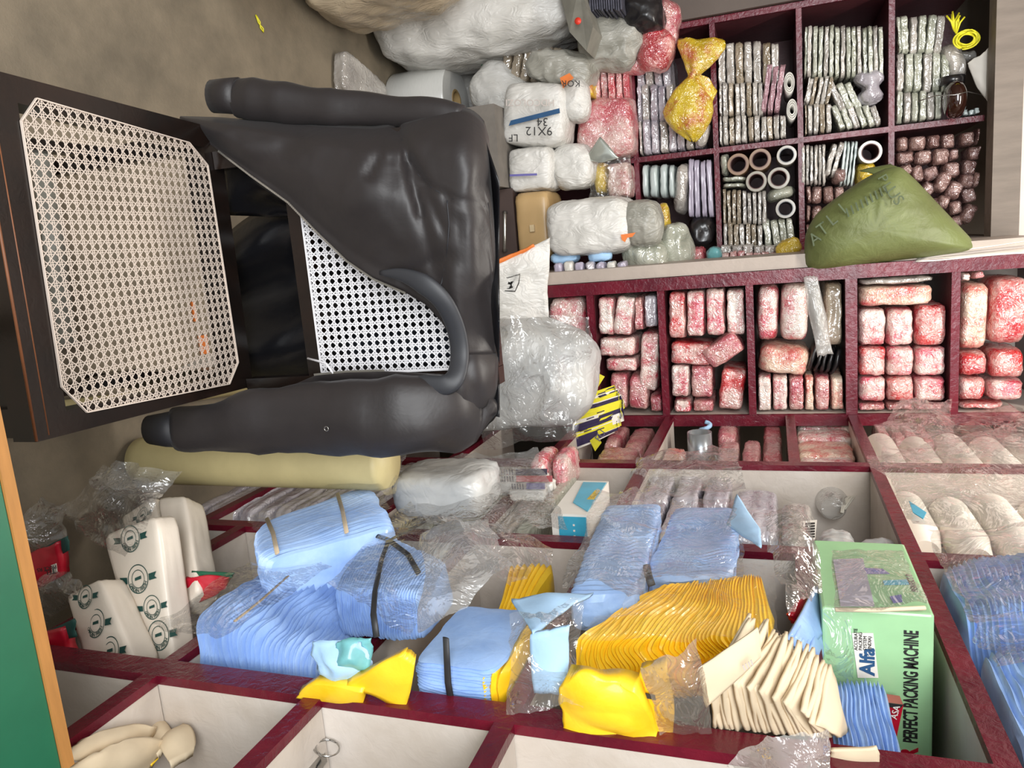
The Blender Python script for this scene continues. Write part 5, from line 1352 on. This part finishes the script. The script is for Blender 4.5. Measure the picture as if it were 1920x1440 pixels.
bundle('long pale blue bundle with beige bands, lying on top of the low clear packs', [q2[0], q2[1], q2[2], q2[3]]+[p+ext for p in (q2[0], q2[1], q2[2], q2[3])], 'blue_cloth', 24, 'v', m=18, inset=.06,
       wrap=[q2[0]+V(-.012, 0, 0), q2[1]+V(-.012, 0, 0), q2[2]+V(-.012, 0, 0), q2[3]+V(-.012, 0, 0)],
       straps=[[at(520+dx, 1038-dx*.3, X=.452), at(512+dx, 1000-dx*.33, X=.45), at(500+dx*1.02, 972-dx*.36, X=.452)] for dx in (0, 130)], strapmat='beige_strap', sw=.004)
q3 = [at(618, 1108, X=.49), at(775, 1112, X=.49), at(838, 1046, X=.49), at(768, 950, X=.49)]
ext = V(.076, -.012, .014)
bundle('pale blue bundle tied crosswise with black straps, in the middle of the rack', [q3[0], q3[1], q3[1]+ext, q3[0]+ext, at(700, 985, X=.49), q3[2], q3[2]+ext, at(700, 985, X=.49)+ext], 'blue_cloth', 34, 'u', m=18, inset=.06,
       wrap=[at(612, 1100, X=.475), at(765, 945, X=.475), at(842, 1050, X=.475), at(770, 1200, X=.53)],
       straps=[[at(706, 1195, Y=.80), at(700, 1150, Y=.815), at(703, 1108, X=.48), at(715, 1050, X=.478), at(728, 1014, X=.478), at(765, 995, X=.478), at(796, 978, X=.48)],
               [at(658, 1012, X=.485), at(690, 999, X=.478), at(728, 1012, X=.476), at(765, 1040, X=.478), at(785, 1075, X=.485)]], sw=.0045)
bundle('dark-strapped blue bundle wedged upright behind the maroon bar, right of yellow bags', [V(.535,.822,.945), V(.60,.822,.945), V(.62,.822,1.06), V(.535,.822,1.07), V(.535,1.0,.945), V(.60,1.0,.945), V(.62,1.0,1.06), V(.535,1.0,1.07)], 'blue_cloth', 16, 'u', inset=.06,
       straps=[[at(836, 1196, Y=.81), at(838, 1240, Y=.812), at(840, 1280, Y=.812), at(846, 1316, Y=.812)]], sw=.005, m=14)
# crumpled teal/blue film and yellow folded bags
sc_ = tag(thing('crumpled_bag', at(650, 1230, Y=.81)), 'crumpled blue and teal plastic bag above the folded yellow bags', 'plastic bag')
for nm, mt, P, a in (('blue_part', 'blue_sheet', [(598, 1192), (690, 1192), (700, 1250), (604, 1272)], .02), ('teal_part', 'teal_cloth', [(640, 1190), (705, 1188), (705, 1248), (655, 1250)], .022)):
    mb = MB(); mb.grid(film_rows([at(x, y, Y=.80) for x, y in P], nx=14, ny=14, amp=a, seed=sd(), freq=16)); o = mb.build(nm, M[mt], sc_); o.modifiers.new('t', 'SOLIDIFY').thickness = .002
def slabbag(name, P, mat, label, group=None, th=.012, amp=.004, cat='bag', nx=12, seed=None):
    mb = MB(); mb.grid(film_rows(P, nx=nx, ny=nx, amp=amp, seed=seed or sd(), edge=.03, freq=8)); o = mb.build(name, M[mat]); md = o.modifiers.new('folded cloth', 'SOLIDIFY'); md.thickness = th; md.offset = -1
    return tag(o, label, cat, group)
slabbag('folded_bag', [at(655, 1265, Y=.785), at(765, 1212, Y=.785), at(782, 1225, Y=.79), at(770, 1312, Y=.80)], 'yellow_cloth', 'folded yellow bag sticking up behind the maroon bar at the lower left', th=.016)
slabbag('folded_bag', [at(568, 1282, Y=.79), at(605, 1262, Y=.785), at(692, 1272, Y=.785), at(688, 1306, Y=.80)], 'yellow_cloth', 'low yellow folded bag beneath the crumpled teal one', th=.02)
bundle('upright yellow bag stack half hidden by milky film, centre of the rack', [at(918, 1195, X=.56), at(950, 1195, X=.56), at(950, 1195, X=.56)+V(.12, 0, .02), at(918, 1195, X=.56)+V(.12, 0, .02), at(955, 1046, X=.56), at(1040, 1046, X=.56), at(1040, 1046, X=.56)+V(.12, 0, .0), at(955, 1046, X=.56)+V(.12, 0, 0)], 'yellow_cloth', 7, 'u', m=14)
bundle('pair of yellow bags standing edge-on right behind the maroon bar', [V(.54,.825,1.045), V(.62,.825,1.045), V(.62,.825,1.078), V(.54,.825,1.078), V(.54,1.0,1.04), V(.62,1.0,1.04), V(.62,1.0,1.078), V(.54,1.0,1.078)], 'yellow_cloth', 3, 'v', m=14)
# large loose film in the middle
fm = film('loose_film', [at(790, 1010, X=.43), at(905, 985, X=.43), at(965, 1100, X=.45), at(790, 1195, X=.45)], 'film_milk', nx=28, ny=28, amp=.035, seed=44, freq=7)
tag(fm, 'big crumpled milky film in front of the strapped blue bundle', 'plastic film')
fm = film('loose_film', [at(952, 1160, X=.47), at(1080, 1130, X=.47), at(1078, 1330, Y=.77), at(950, 1335, Y=.77)], 'film', nx=24, ny=24, amp=.03, seed=47, freq=9)
tag(fm, 'crumpled clear bag drooping over the maroon bar, left of the yellow bundle', 'plastic film')
fm = film('loose_film', [at(770, 995, X=.44), at(880, 985, X=.47), at(1035, 1050, X=.5), at(955, 1130, X=.47)], 'film_light', nx=24, ny=24, amp=.03, seed=51, freq=9)
tag(fm, 'clear glossy film over the yellow stack and the cell wall', 'plastic film')
# pale blue bundles at centre right
q = dict(a=at(1062, 1108, X=.5), b=at(1198, 1108, X=.5), c=at(1245, 1050, X=.5), d=at(1240, 940, X=.5), e=at(1130, 945, X=.5))
ext = V(.066, 0, 0)
bundle('pale blue bundle in glossy film, just right of the teal carton', [q['a'], q['b'], q['b']+ext, q['a']+ext, q['e'], q['d'], q['d']+ext, q['e']+ext], 'blue_cloth', 26, 'w', m=18, inset=.06,
       wrap=[at(1050, 1120, X=.478), at(1120, 930, X=.478), at(1250, 930, X=.478), at(1205, 1120, X=.478)], wrapmat='film', wamp=.02, wav=.9)
ext = V(.046, 0, 0)
bundle('blue bag stack with wavy folded edges, left of the leaning light blue sheet', [at(1208, 1080, X=.52), at(1378, 1072, X=.52), at(1378, 1072, X=.52)+ext, at(1208, 1080, X=.52)+ext, at(1262, 948, X=.52), at(1384, 950, X=.52), at(1384, 950, X=.52)+ext, at(1262, 948, X=.52)+ext], 'blue_cloth', 24, 'w', m=18, wav=1.3, inset=.06,
       straps=[[at(1212, 1060, X=.505), at(1216, 1080, X=.5), at(1222, 1098, X=.51)]], sw=.006, wrap=[at(1200, 1095, X=.5), at(1255, 940, X=.5), at(1390, 945, X=.5), at(1395, 1085, X=.5)])
slabbag('leaning_bag', [at(1365, 990, X=.5), at(1383, 933, X=.5), at(1425, 1000, X=.49), at(1428, 1032, X=.48)], 'blue_sheet', 'single light blue folded sheet leaning on the blue stack, right end', th=.004)
slabbag('leaning_bag', [at(958, 1132, X=.475), at(1045, 1122, X=.48), at(1110, 1120, X=.5), at(1000, 1200, Y=.79)], 'blue_sheet', 'light blue folded bag with a curled lip, left of the yellow bundle', th=.004, amp=.008)
slabbag('leaning_bag', [at(1000, 1180, Y=.80), at(1068, 1165, Y=.80), at(1062, 1290, Y=.81), at(1005, 1290, Y=.81)], 'blue_sheet', 'light blue bag seen through the drooping clear bag', th=.006, amp=.006)
# the big yellow bundle
A = at(1068, 1200, X=.52); B = at(1456, 1195, X=.53); C_ = at(1425, 1066, X=.53); D = at(1240, 1088, X=.52)
A2 = at(1080, 1345, Y=A.y-.02); B2 = at(1468, 1290, Y=B.y-.02)
bundle('big yellow bag bundle under clear film, beside the fanned white cloth bags', [A, B, B2, A2, D, C_, C_+V(.14, 0, 0), D+V(.14, 0, 0)], 'yellow_cloth', 44, 'u', m=24, rag=.05, corner=.1, wav=.9, inset=.05,
       wrap=[[at(1055, 1215, X=.49), at(1468, 1215, X=.5), at(1430, 1055, X=.5), at(1235, 1075, X=.5)]], wrapmat='film_light', wamp=.016)
yf = tag(thing('folded_bag', at(1150, 1300, Y=.80)), 'front yellow folded bag with a black strap end, behind the maroon bar', 'bag')
mb = MB(); mb.grid(film_rows([at(1075, 1235, Y=.80), at(1205, 1255, Y=.80), at(1242, 1372, Y=.815), at(1078, 1348, Y=.815)], nx=26, ny=26, amp=.012, seed=60, edge=.02, freq=10)); o = mb.build('cloth', M['yellow_cloth'], yf); md = o.modifiers.new('t', 'SOLIDIFY'); md.thickness = .03; md.offset = -1
quad('strap_end', [at(1199, 1296, Y=.785), at(1228, 1303, Y=.785), at(1230, 1312, Y=.785), at(1200, 1305, Y=.785)], 'strap', yf)
slabbag('folded_bag', [at(1205, 1240, Y=.81), at(1252, 1230, Y=.81), at(1262, 1370, Y=.82), at(1222, 1370, Y=.82)], 'yellow_cloth', 'narrow yellow bag standing behind the smoky film', th=.02)
fm = film('loose_film', [at(1205, 1235, Y=.775), at(1310, 1190, Y=.775), at(1335, 1360, Y=.79), at(1235, 1372, Y=.79)], 'film_grey', nx=20, ny=20, amp=.016, seed=63)
tag(fm, 'smoky crumpled bag between the yellow bundle and the white cloth bags', 'plastic film')
# white cloth bags, fanned: every bag a thing
for k in range(26):
    t = k/25
    x0 = 1316+t*205+R.uniform(-5, 5); y0 = 1232-22*math.sin(t*2.6)+t*110
    ln = 1
    bot = (1332+t*228, 1368+t*26)
    lean = 30+52*(1-t)+R.uniform(-8, 8)
    Yk = .792+.004*(k % 3)
    top1 = at(x0+lean, y0-34+R.uniform(-12, 12), Y=Yk+.03); 
    P = [at(bot[0], bot[1]-6, Y=.815), at(x0, y0+30, Y=Yk), top1+V(.0, .05, 0), at(bot[0]+lean*.55, bot[1]-22, Y=.88)]
    slabbag('cloth_bag', P, 'cream_cloth', ORD[k]+' from left of the fanned white cloth bags beside the yellow bundle', 'fanned white cloth bags', th=.0035, amp=.006, nx=9, seed=70+k)
tb_ = tag(thing('printed_cloth_bag', at(1365, 1255, Y=.785)), 'frontmost white cloth bag, flat with a small printed mark', 'bag')
mb = MB(); mb.grid(film_rows([at(1308, 1248, Y=.783), at(1420, 1174, Y=.80), at(1424, 1228, Y=.80), at(1322, 1322, Y=.785)], nx=12, ny=12, amp=.004, seed=99, edge=.015)); o = mb.build('cloth', M['cream_cloth'], tb_); o.modifiers.new('t', 'SOLIDIFY').thickness = .003
for k in range(4): quad('printed_mark', [at(1392+k*5, 1247-k*3, Y=.776), at(1394+k*5, 1246-k*3, Y=.776), at(1398+k*5, 1256-k*3, Y=.776), at(1396+k*5, 1257-k*3, Y=.776)], 'grey_paper', tb_, th=.0008)
# blue fans
for i in range(6):
    P = [at(1468+i*8, 1200+i*5, X=.52+.006*i), at(1530+i*2.5, 1096+i*3, X=.53+.006*i), at(1546+i*1, 1175+i*4, X=.56+.006*i), at(1500+i*7, 1228+i*2, X=.56+.006*i)]
    slabbag('blue_bag', P, 'blue_cloth', ORD[i]+' folded pale blue bag from left, fanned against the green carton', 'blue bags fanned by the carton', th=.004, amp=.004, nx=8)
bundle('small upright stack of pale blue bags below the green carton', [V(.6,.824,1.476), V(.72,.824,1.476), V(.72,.824,1.552), V(.59,.824,1.545), V(.6,1.0,1.476), V(.72,1.0,1.476), V(.72,1.0,1.55), V(.59,1.0,1.545)], 'blue_cloth', 14, 'v', m=16, rag=.07)
fm = film('loose_film', [at(1425, 1000, X=.48), at(1500, 970, X=.5), at(1540, 1130, X=.5), at(1478, 1170, X=.48)], 'film', nx=24, ny=20, amp=.035, seed=81, freq=9)
tag(fm, 'clear bag mouth standing up between the light blue sheet and the green carton', 'plastic film')
slabbag('red_packet', [at(1470, 1150, X=.55), at(1498, 1118, X=.55), at(1505, 1135, X=.57), at(1478, 1168, X=.57)], 'red_plain', 'small red and green packet peeping out left of the blue fan', th=.01, cat=P_)
slabbag('paper_strip', [at(1556, 1398, Y=.79), at(1642, 1392, Y=.79), at(1646, 1424, Y=.80), at(1560, 1424, Y=.80)], 'cream_cloth', 'white folded cloth strip on the maroon bar under the blue stack', th=.004, cat='bag')

# green machine carton
ab = tag(thing('machine_carton', V(.66, 1.15, 1.474)), 'light green carton for a packing machine, with black lettering', 'box')
gx0, gx1, gy0, gy1, gz0, gz1 = .515, .80, 1.03, 1.27, 1.4745, 1.612
mb = MB(); mb.box((gx0, gy0, gz0), (gx1, gy1, gz1)); o = mb.build('carton', M['green_box'], ab, smooth=False)
bv = o.modifiers.new('worn edges', 'BEVEL'); bv.width = .004; bv.segments = 2
fy = gy0-.0008
def gp(px, py): 
    p = at(px, py, Y=gy0); return V(p.x, fy, p.z)
DX = V(-1, 0, 0); DZ = V(0, 0, -1)
text_mesh('carton_lettering', 'PERFECT PACKING MACHINE', .024, gp(1708, 1392), DX, DZ, 'black_ink', ab, bold=.0006, fit=(gp(1708, 1392)-gp(1708, 1182)).length)
text_mesh('carton_lettering', 'R', .03, gp(1706, 1424), DX, DZ, 'red_plain', ab, bold=.001)
quad('maker_label', [gp(1597, 1186), gp(1637, 1186), gp(1647, 1270), gp(1608, 1270)], 'white_paper', ab, th=.0006)
text_mesh('label_name', 'Alfa', .0255, V(gp(1627, 1264).x, fy-.0012, gp(1627, 1264).z), DX, DZ, 'blue_ink', ab, bold=.0008)
for k, wd in enumerate(('ACCURATE', 'PACKING', 'SYSTEM', '(INDIA)')):
    p = gp(1605+k*8.5, 1218); text_mesh('label_line', wd, .0062, V(p.x, fy-.0012, p.z), DX, DZ, 'black_ink', ab)
fx = gx0-.0008
for P, mt in (([(1620, 1066), (1655, 1068), (1668, 1077), (1625, 1077)], 'violet_ink'), ([(1655, 1090), (1700, 1088), (1705, 1097), (1658, 1098)], 'teal_card'), ([(1668, 1120), (1690, 1116), (1692, 1130), (1675, 1132)], 'violet_ink')):
    quad('top_print', [V(fx, at(x, y, X=gx0).y, at(x, y, X=gx0).z) for x, y in P], mt, ab, th=.0006)
quad('film_sheen', [V(fx, at(x, y, X=gx0).y, at(x, y, X=gx0).z) for x, y in ((1562, 1050), (1618, 1048), (1640, 1138), (1576, 1138))], 'lilac_plastic', ab, th=.0004)  # lavender sheen of the film, painted on as a flat pale patch
text_mesh('side_lettering', 'PERFECT P', .012, V(fx, at(1712, 1110, X=gx0).y, gz1-.012), V(0, 1, 0), V(0, 0, -1), 'black_ink', ab)
film('wrap', [at(1556, 1040, X=.497), at(1690, 1035, X=.497), at(1738, 1142, X=.497), at(1566, 1146, X=.497)], 'film', ab, nx=20, ny=20, amp=.01, seed=91)
film('wrap', [at(1545, 1140, Y=1.01), at(1600, 1140, Y=1.01), at(1598, 1320, Y=1.0), at(1550, 1300, Y=1.0)], 'film_light', ab, nx=16, ny=16, amp=.01, seed=92)
mb = MB(); mb.tube([at(1566, 1143, X=.505), at(1640, 1144, X=.505), at(1735, 1140, X=.505)], .003, 6); mb.build('binding_cord', M['cream_cloth'], ab)
rp = tag(thing('red_case', gp(1680, 1370)), 'small red and black case propped against the green carton', 'box')
mb = MB(); P = [(1650, 1378), (1654, 1316), (1694, 1322), (1677, 1402), (1640, 1395)]
F0 = [at(x, y, Y=.985) for x, y in P]; k = len(P); F1 = [p+V(.006, .03, 0) for p in F0]
mb.add(F0+F1, [tuple(range(k)), tuple(range(k, 2*k))[::-1]]+[(i, k+i, k+(i+1) % k, (i+1) % k) for i in range(k)]); mb.build('case', M['red_plain'], rp, smooth=False)
quad('dark_side', [at(1641, 1394, Y=.982), at(1651, 1376, Y=.982), at(1655, 1318, Y=.982), at(1651, 1340, Y=.982)], 'news', rp)
quad('dark_side', [at(1655, 1316, Y=.982), at(1693, 1321, Y=.982), at(1688, 1327, Y=.982), at(1660, 1324, Y=.982)], 'black_ink', rp)
text_mesh('mark', 'ASA', .011, at(1676, 1348, Y=.98), DX+V(0, 0, .2), DZ, 'white_paper', rp)

# right-hand top cell: long pale blue stacks in film
bundle('long stack of pale blue bags in clear film, right of the diagonal maroon board', [V(.555,1.10,1.668), V(.80,1.10,1.668), V(.80,1.10,1.98), V(.49,1.10,1.98), V(.555,1.322,1.668), V(.80,1.322,1.668), V(.80,1.322,1.98), V(.49,1.322,1.98)], 'blue_cloth', 42, 'v', m=22, inset=.05, rag=.04,
       wrap=[V(.54, 1.36, 1.66), V(.47, 1.36, 1.98), V(.47, 1.06, 1.98), V(.54, 1.06, 1.66)], wrapmat='film', wamp=.016)
bundle("nearest stack of pale blue bags, folded ends facing out at the photo's right edge", [V(.558,.832,1.668), V(.84,.832,1.668), V(.84,.832,1.98), V(.51,.832,1.98), V(.558,1.06,1.668), V(.82,1.06,1.668), V(.82,1.06,1.98), V(.51,1.06,1.98)], 'blue_cloth', 36, 'v', m=22, wav=.9, inset=.05, rag=.04,
       wrap=[V(.545, 1.08, 1.66), V(.49, 1.08, 1.98), V(.49, .95, 1.98), V(.545, .95, 1.66)], wrapmat='film_light', wamp=.014)

# ---- lower left: tissue packs
def tissue(P, th, label, emblems, group='tissue packs'):
    """pack with front face P (4 picture points on plane Y) and round printed emblems"""
    Yp = P[4]
    F = [at(x, y, Y=yy) for (x, y), yy in zip(P[:4], Yp)]
    c = sum(F, Vector())/4
    t = tag(thing('tissue_pack', c), label, 'tissue pack', group)
    nrm = (F[1]-F[0]).cross(F[3]-F[0]).normalized()
    if nrm.dot(Vector((0, 0, EYE))-F[0]) < 0: nrm = -nrm
    B_ = [p-nrm*th for p in F]
    mb = MB(); f = trilin(F+B_); Vv, Fq = cube_topo(10); out_ = []
    l = (np.abs(Vv)**12).sum(1)**(1/12)
    for w in Vv/l[:, None]: out_.append(f((w[0]+1)/2, (w[1]+1)/2, (w[2]+1)/2)+noise.noise_vector(w and Vector(w)*3 if False else Vector(w)*3)*.0015)
    mb.add(out_, Fq); mb.build('wrapper', M['tissue'], t)
    xd = (F[1]-F[0]).normalized(); yd = (F[3]-F[0]).normalized()
    for (u, v, r, ang) in emblems:
        r *= 1.55
        o_ = (F[0]*(1-u)+F[1]*u)*(1-v)+(F[3]*(1-u)+F[2]*u)*v+nrm*.0012
        ex = (xd*math.cos(ang)+yd*math.sin(ang)).normalized(); ey = nrm.cross(ex)
        mb = MB()
        for r0, r1 in ((r*.93, r), (r*.58, r*.63)):
            vs = []; k = 28
            for rr_ in (r0, r1):
                for j in range(k): vs.append(o_+ex*rr_*math.cos(6.2832*j/k)+ey*rr_*math.sin(6.2832*j/k))
            mb.add(vs, [(j, (j+1) % k, k+(j+1) % k, k+j) for j in range(k)])
        for sgn in (-1, 1):
            a = o_+ex*sgn*r*1.05
            vs = [a-ey*r*.22, a+ey*r*.22, a+ex*sgn*r*.75+ey*r*.3, a+ex*sgn*r*.55, a+ex*sgn*r*.75-ey*r*.16]
            mb.add(vs, [(0, 1, 2, 3, 4)])
        vs = [o_-ex*r*.32-ey*r*.1, o_+ex*r*.32-ey*r*.02, o_+ex*r*.3+ey*r*.2, o_-ex*r*.3+ey*r*.1]; mb.add(vs, [(0, 1, 2, 3)])
        mb.build('emblem', M['ink_green'], t, smooth=False)
        word = 'GARDEN FRESH'
        for j, chh in enumerate(word):
            if chh == ' ': continue
            th_ = math.radians(205+j*(130/11))
            rd = ex*math.cos(th_)+ey*math.sin(th_)
            tang = -ex*math.sin(th_)+ey*math.cos(th_)
            text_mesh('emblem_letter', chh, r*.34, o_+rd*r*.79+nrm*.0004, tang, -rd, 'ink_green', t, extrude=.0002, align='CENTER')
    return t
tissue(([190, 1004], [292, 966], [326, 1238], [256, 1246], (.97, .97, .90, .90)), .05, 'middle white tissue pack printed with dark green round emblems, leaning in the lower left cell', [(.5, .1, .0155, .1), (.5, .4, .0165, .1), (.68, .62, .0135, .1), (.72, .82, .0165, .1)])
tissue(([122, 1116], [186, 1084], [256, 1246], [155, 1236], (.90, .90, .85, .85)), .05, 'smaller left tissue pack with grey-green emblems, next to the red and green packet', [(.5, .14, .013, .25), (.52, .5, .0155, .25), (.6, .86, .0155, .25)])
tissue(([292, 932], [346, 928], [372, 1105], [336, 1150], (1.12, 1.12, .98, .98)), .06, 'plain white tissue pack standing behind the printed ones, right side', [])
tissue(([226, 970], [286, 930], [296, 975], [238, 1010], (1.14, 1.14, 1.1, 1.1)), .04, 'far white tissue pack mostly hidden under clear film', [(.6, .5, .012, .2)])
def pouch(P, Yp, label, dots=5):
    t = tag(thing('wipes_packet', at(*P[0], Y=Yp)), label, P_)
    mb = MB(); mb.grid(film_rows([at(x, y, Y=Yp) for x, y in P], nx=14, ny=12, amp=.006, seed=sd(), edge=.03)); o = mb.build('red_film', M['red_plain'], t); md = o.modifiers.new('t', 'SOLIDIFY'); md.thickness = .02; md.offset = -1
    q = [at(P[0][0]*.55+P[3][0]*.45, P[0][1]*.55+P[3][1]*.45, Y=Yp-.012), at(P[1][0]*.6+P[2][0]*.4, P[1][1]*.6+P[2][1]*.4, Y=Yp-.012), at(P[1][0], P[1][1]-4, Y=Yp-.012), at(P[0][0], P[0][1]-4, Y=Yp-.012)]
    mb = MB(); mb.grid(film_rows(q, nx=12, ny=5, amp=.003, seed=sd(), edge=.05)); o = mb.build('green_band', M['ink_green' if dots else 'green_paint'], t); o.modifiers.new('t', 'SOLIDIFY').thickness = .003
    for k in range(dots):
        c_ = q[0].lerp(q[1], (k+.7)/(dots+.6)).lerp(q[3], .45)+V(0, -.006, 0)
        mb = MB(); mb.lathe([(.003, 0), (.0045, 0), (.0045, .001), (.003, .001)], c_, 12, axis='Y', close=True); mb.build('white_ring', M['white_paper'], t)
    return t
w1 = pouch([(62, 1198), (136, 1165), (152, 1238), (66, 1228)], .85, 'red and green packet at the left end behind the maroon bar', 4)
w2 = pouch([(62, 1042), (128, 1008), (134, 1070), (66, 1098)], .93, 'green and red wipes packet with a white price tag, under clear film', 3)
quad('price_tag', [at(82, 1064, Y=.905), at(106, 1056, Y=.905), at(108, 1072, Y=.905), at(88, 1076, Y=.905)], 'white_paper', w2)
text_mesh('price_text', 'PRICE RS', .009, at(106, 1062, Y=.9), -XI+YI*.2*-1, -YI, 'black_ink', w2)
text_mesh('price_text', 'TEL', .012, at(104, 1070, Y=.9), -XI+YI*.2*-1, -YI, 'black_ink', w2)
w3 = pouch([(358, 1074), (440, 1078), (430, 1090), (360, 1124)], 1.02, 'red packet with a dark top strip behind the large blue bundle', 0)
for i, (P, lb_, sdv, mt) in enumerate((([(22, 985), (100, 925), (150, 990), (40, 1060)], 'leftmost crumpled clear bag over the wipes packet', 101, 'film'),
                               ([(110, 960), (200, 870), (330, 900), (250, 1040)], 'large clear bag top rising above the tissue packs', 102, 'film_light'),
                               ([(185, 900), (230, 858), (345, 880), (300, 960)], 'clear bag peak in front of the cream roll end', 103, 'film'),
                               ([(50, 1105), (120, 1060), (180, 1090), (75, 1180)], 'clear film over the smaller tissue pack and red packet', 104, 'film'))):
    fm = film('loose_film', [at(x, y, Y=.95-.03*(i == 3)) for x, y in P], mt, nx=22, ny=22, amp=.026, seed=sdv, freq=12)
    tag(fm, lb_, 'plastic film')
# cream roll standing behind the chair
cr = tag(thing('foam_roll', V(.40, 1.31, 0)), 'cream foam roll standing on the floor between the jacket sleeve and the rack', 'roll')
mb = MB(); mb.lathe([(0, .002), (.035, .003), (.052, .02), (.056, .05), (.056, .655), (.05, .67), (0, .675)], V(.405, 1.31, 0), 36, axis='Z'); mb.build('roll', M['cream'], cr)
fm = film('loose_film', [at(652, 905, X=.46), at(690, 840, X=.46), at(765, 850, X=.46), at(745, 935, X=.46)], 'film_light', nx=18, ny=18, amp=.02, seed=120)
tag(fm, 'open clear bag mouth at the upper end of the long blue bundle', 'plastic film')
slabbag('label_tag', [at(703, 862, X=.47), at(730, 862, X=.47), at(728, 880, X=.475), at(710, 880, X=.475)], 'leaf_dark', 'dark violet label hanging just below the jacket elbow', th=.003, amp=.002, cat='label')
fm = film('loose_film', [at(750, 880, X=.5), at(1000, 850, X=.5), at(1060, 1000, X=.52), at(800, 1000, X=.52)], 'film', nx=30, ny=24, amp=.02, seed=121)
tag(fm, 'wide clear sheet lying over the long clear packs, left of the teal carton', 'plastic film')
fm = film('loose_film', [at(1172, 945, X=.60), at(1205, 862, X=.585), at(1380, 850, X=.555), at(1400, 935, X=.555)], 'film', nx=26, ny=20, amp=.03, seed=122)
tag(fm, 'puffed clear bag below the metallic cylinder', 'plastic film')
for i in range(3):
    rpack('clear_pack', 'clear_lilac', (1210+i*55, 885, 1262+i*55, 935), .60, .16, ORD[i]+' clear pack from left inside the puffed bag below the cylinder', 'bag bundle', 'packs under the puffed bag', n=10)
fm = film('loose_film', [at(1650, 820, X=.53), at(1690, 760, X=.53), at(1785, 765, X=.53), at(1790, 850, X=.53)], 'film', nx=22, ny=20, amp=.03, seed=123)
tag(fm, 'clear bag mouth sticking up over the foam cups', 'plastic film')
fm = film('loose_film', [at(1368, 1420, Y=.72), at(1440, 1342, Y=.72), at(1545, 1352, Y=.72), at(1570, 1470, Y=.72)], 'film_milk', nx=24, ny=22, amp=.03, seed=124)
tag(fm, 'milky puffed plastic bag in front of the maroon bar at the bottom of the photo', 'plastic film')

# ---- near empty cells: cloth bags, keys
for i, (P, w) in enumerate((([(100, 1420), (150, 1385), (285, 1362), (270, 1385)], 'long rolled white cloth bag lying in the lower left empty cell'),
                            ([(110, 1440), (200, 1400), (290, 1385), (260, 1450)], 'flat white cloth bag under the rolled one in the lower left cell'),
                            ([(278, 1372), (300, 1366), (322, 1400), (300, 1425)], 'folded white cloth handle standing upright in the lower left cell'),
                            ([(310, 1400), (350, 1378), (362, 1420), (322, 1450)], 'rightmost crumpled white cloth bag in the lower left cell'))):
    slabbag('cloth_bag', [at(x, y, Z=.557+.012*i) if i < 2 else at(x, y, X=.66) for x, y in P], 'cream_cloth', w, None, th=.012, amp=.01, nx=12)
slabbag('yellow_bag', [at(262, 1432, X=.66), at(292, 1405, X=.66), at(300, 1420, X=.665), at(285, 1440, X=.665)], 'yellow_cloth', 'bit of a yellow bag among the white cloth bags', th=.004)
ky = tag(thing('key_ring', at(590, 1420, Z=.836)), 'steel keys on a ring lying in the empty white cell', 'keys')
c = at(612, 1402, X=.63); mb = MB()
for r_, o_ in ((.017, 0), (.0155, .002)):
    mb.tube([c+V(0.004*math.sin(t), math.cos(t)*r_*.9, math.sin(t)*r_+o_) for t in np.linspace(0, 6.2832, 32)], .0011, 6, cap=False)
mb.build('ring', M['steel'], ky)
for k, (x, y) in enumerate(((588, 1420), (600, 1426))):
    P = [at(x+dx, y+dy, X=.645+.004*k) for dx, dy in ((-16, 10), (-14, -6), (-4, -16), (10, -12), (14, 2), (6, 14), (0, 36), (-10, 36))]
    quad('key', P, 'steel', ky, th=.002)
tg = tag(thing('paper_tag', at(525, 1436, Z=.835)), 'small white tag with black characters next to the keys', 'label')
quad('tag', [at(512, 1428, X=.66), at(545, 1424, X=.66), at(546, 1446, X=.66), at(512, 1446, X=.66)], 'white_paper', tg)
text_mesh('tag_text', '3 E GBBBBA', .0065, at(516, 1434, X=.657), XI, YI, 'black_ink', tg)

# ---- things on the floor under the chair, seen through the cane
for i, (x0, y0, x1, y1) in enumerate(((358, 566, 370, 602), (372, 630, 392, 662))):
    a = at(x0, y0, Z=.004); b = at(x1, y1, Z=.004)
    mb = MB(); mb.box((min(a.x, b.x), min(a.y, b.y), .001), (max(a.x, b.x), max(a.y, b.y), .006)); tag(mb.build('orange_scrap', M['orange'], smooth=False), ('smaller', 'larger')[i]+' orange scrap on the floor, seen through the cane seat', 'scrap')
fm = film('bubble_film', [at(300, 705, Z=.02), at(400, 660, Z=.02), at(412, 700, Z=.02), at(320, 715, Z=.02)], 'film_milk', nx=14, ny=10, amp=.012, seed=130)
tag(fm, 'crumpled bubble film on the floor seen through the cane seat corner', 'plastic film')
slabbag('white_bag', [at(440, 645, Z=.01), at(462, 636, Z=.03), at(468, 680, Z=.03), at(448, 705, Z=.01)], 'tissue', 'rounded white bag on the floor between seat and backrest', th=.02, cat='plastic bag')
mb = MB(); mb.tube([at(-40, 792, Z=.03), at(230, 755, Z=.03), at(520, 714, Z=.03)], .022, 16); tag(mb.build('cream_pipe', M['cream']), 'cream plastic pipe lying on the floor under the chair', 'pipe')
mb = MB(); mb.tube([at(78, 290, Z=.02), at(128, 650, Z=.02)], .02, 16); tag(mb.build('grey_pipe', M['grey_metal']), 'grey metal pipe lying on the floor, seen through the front of the cane seat', 'pipe')
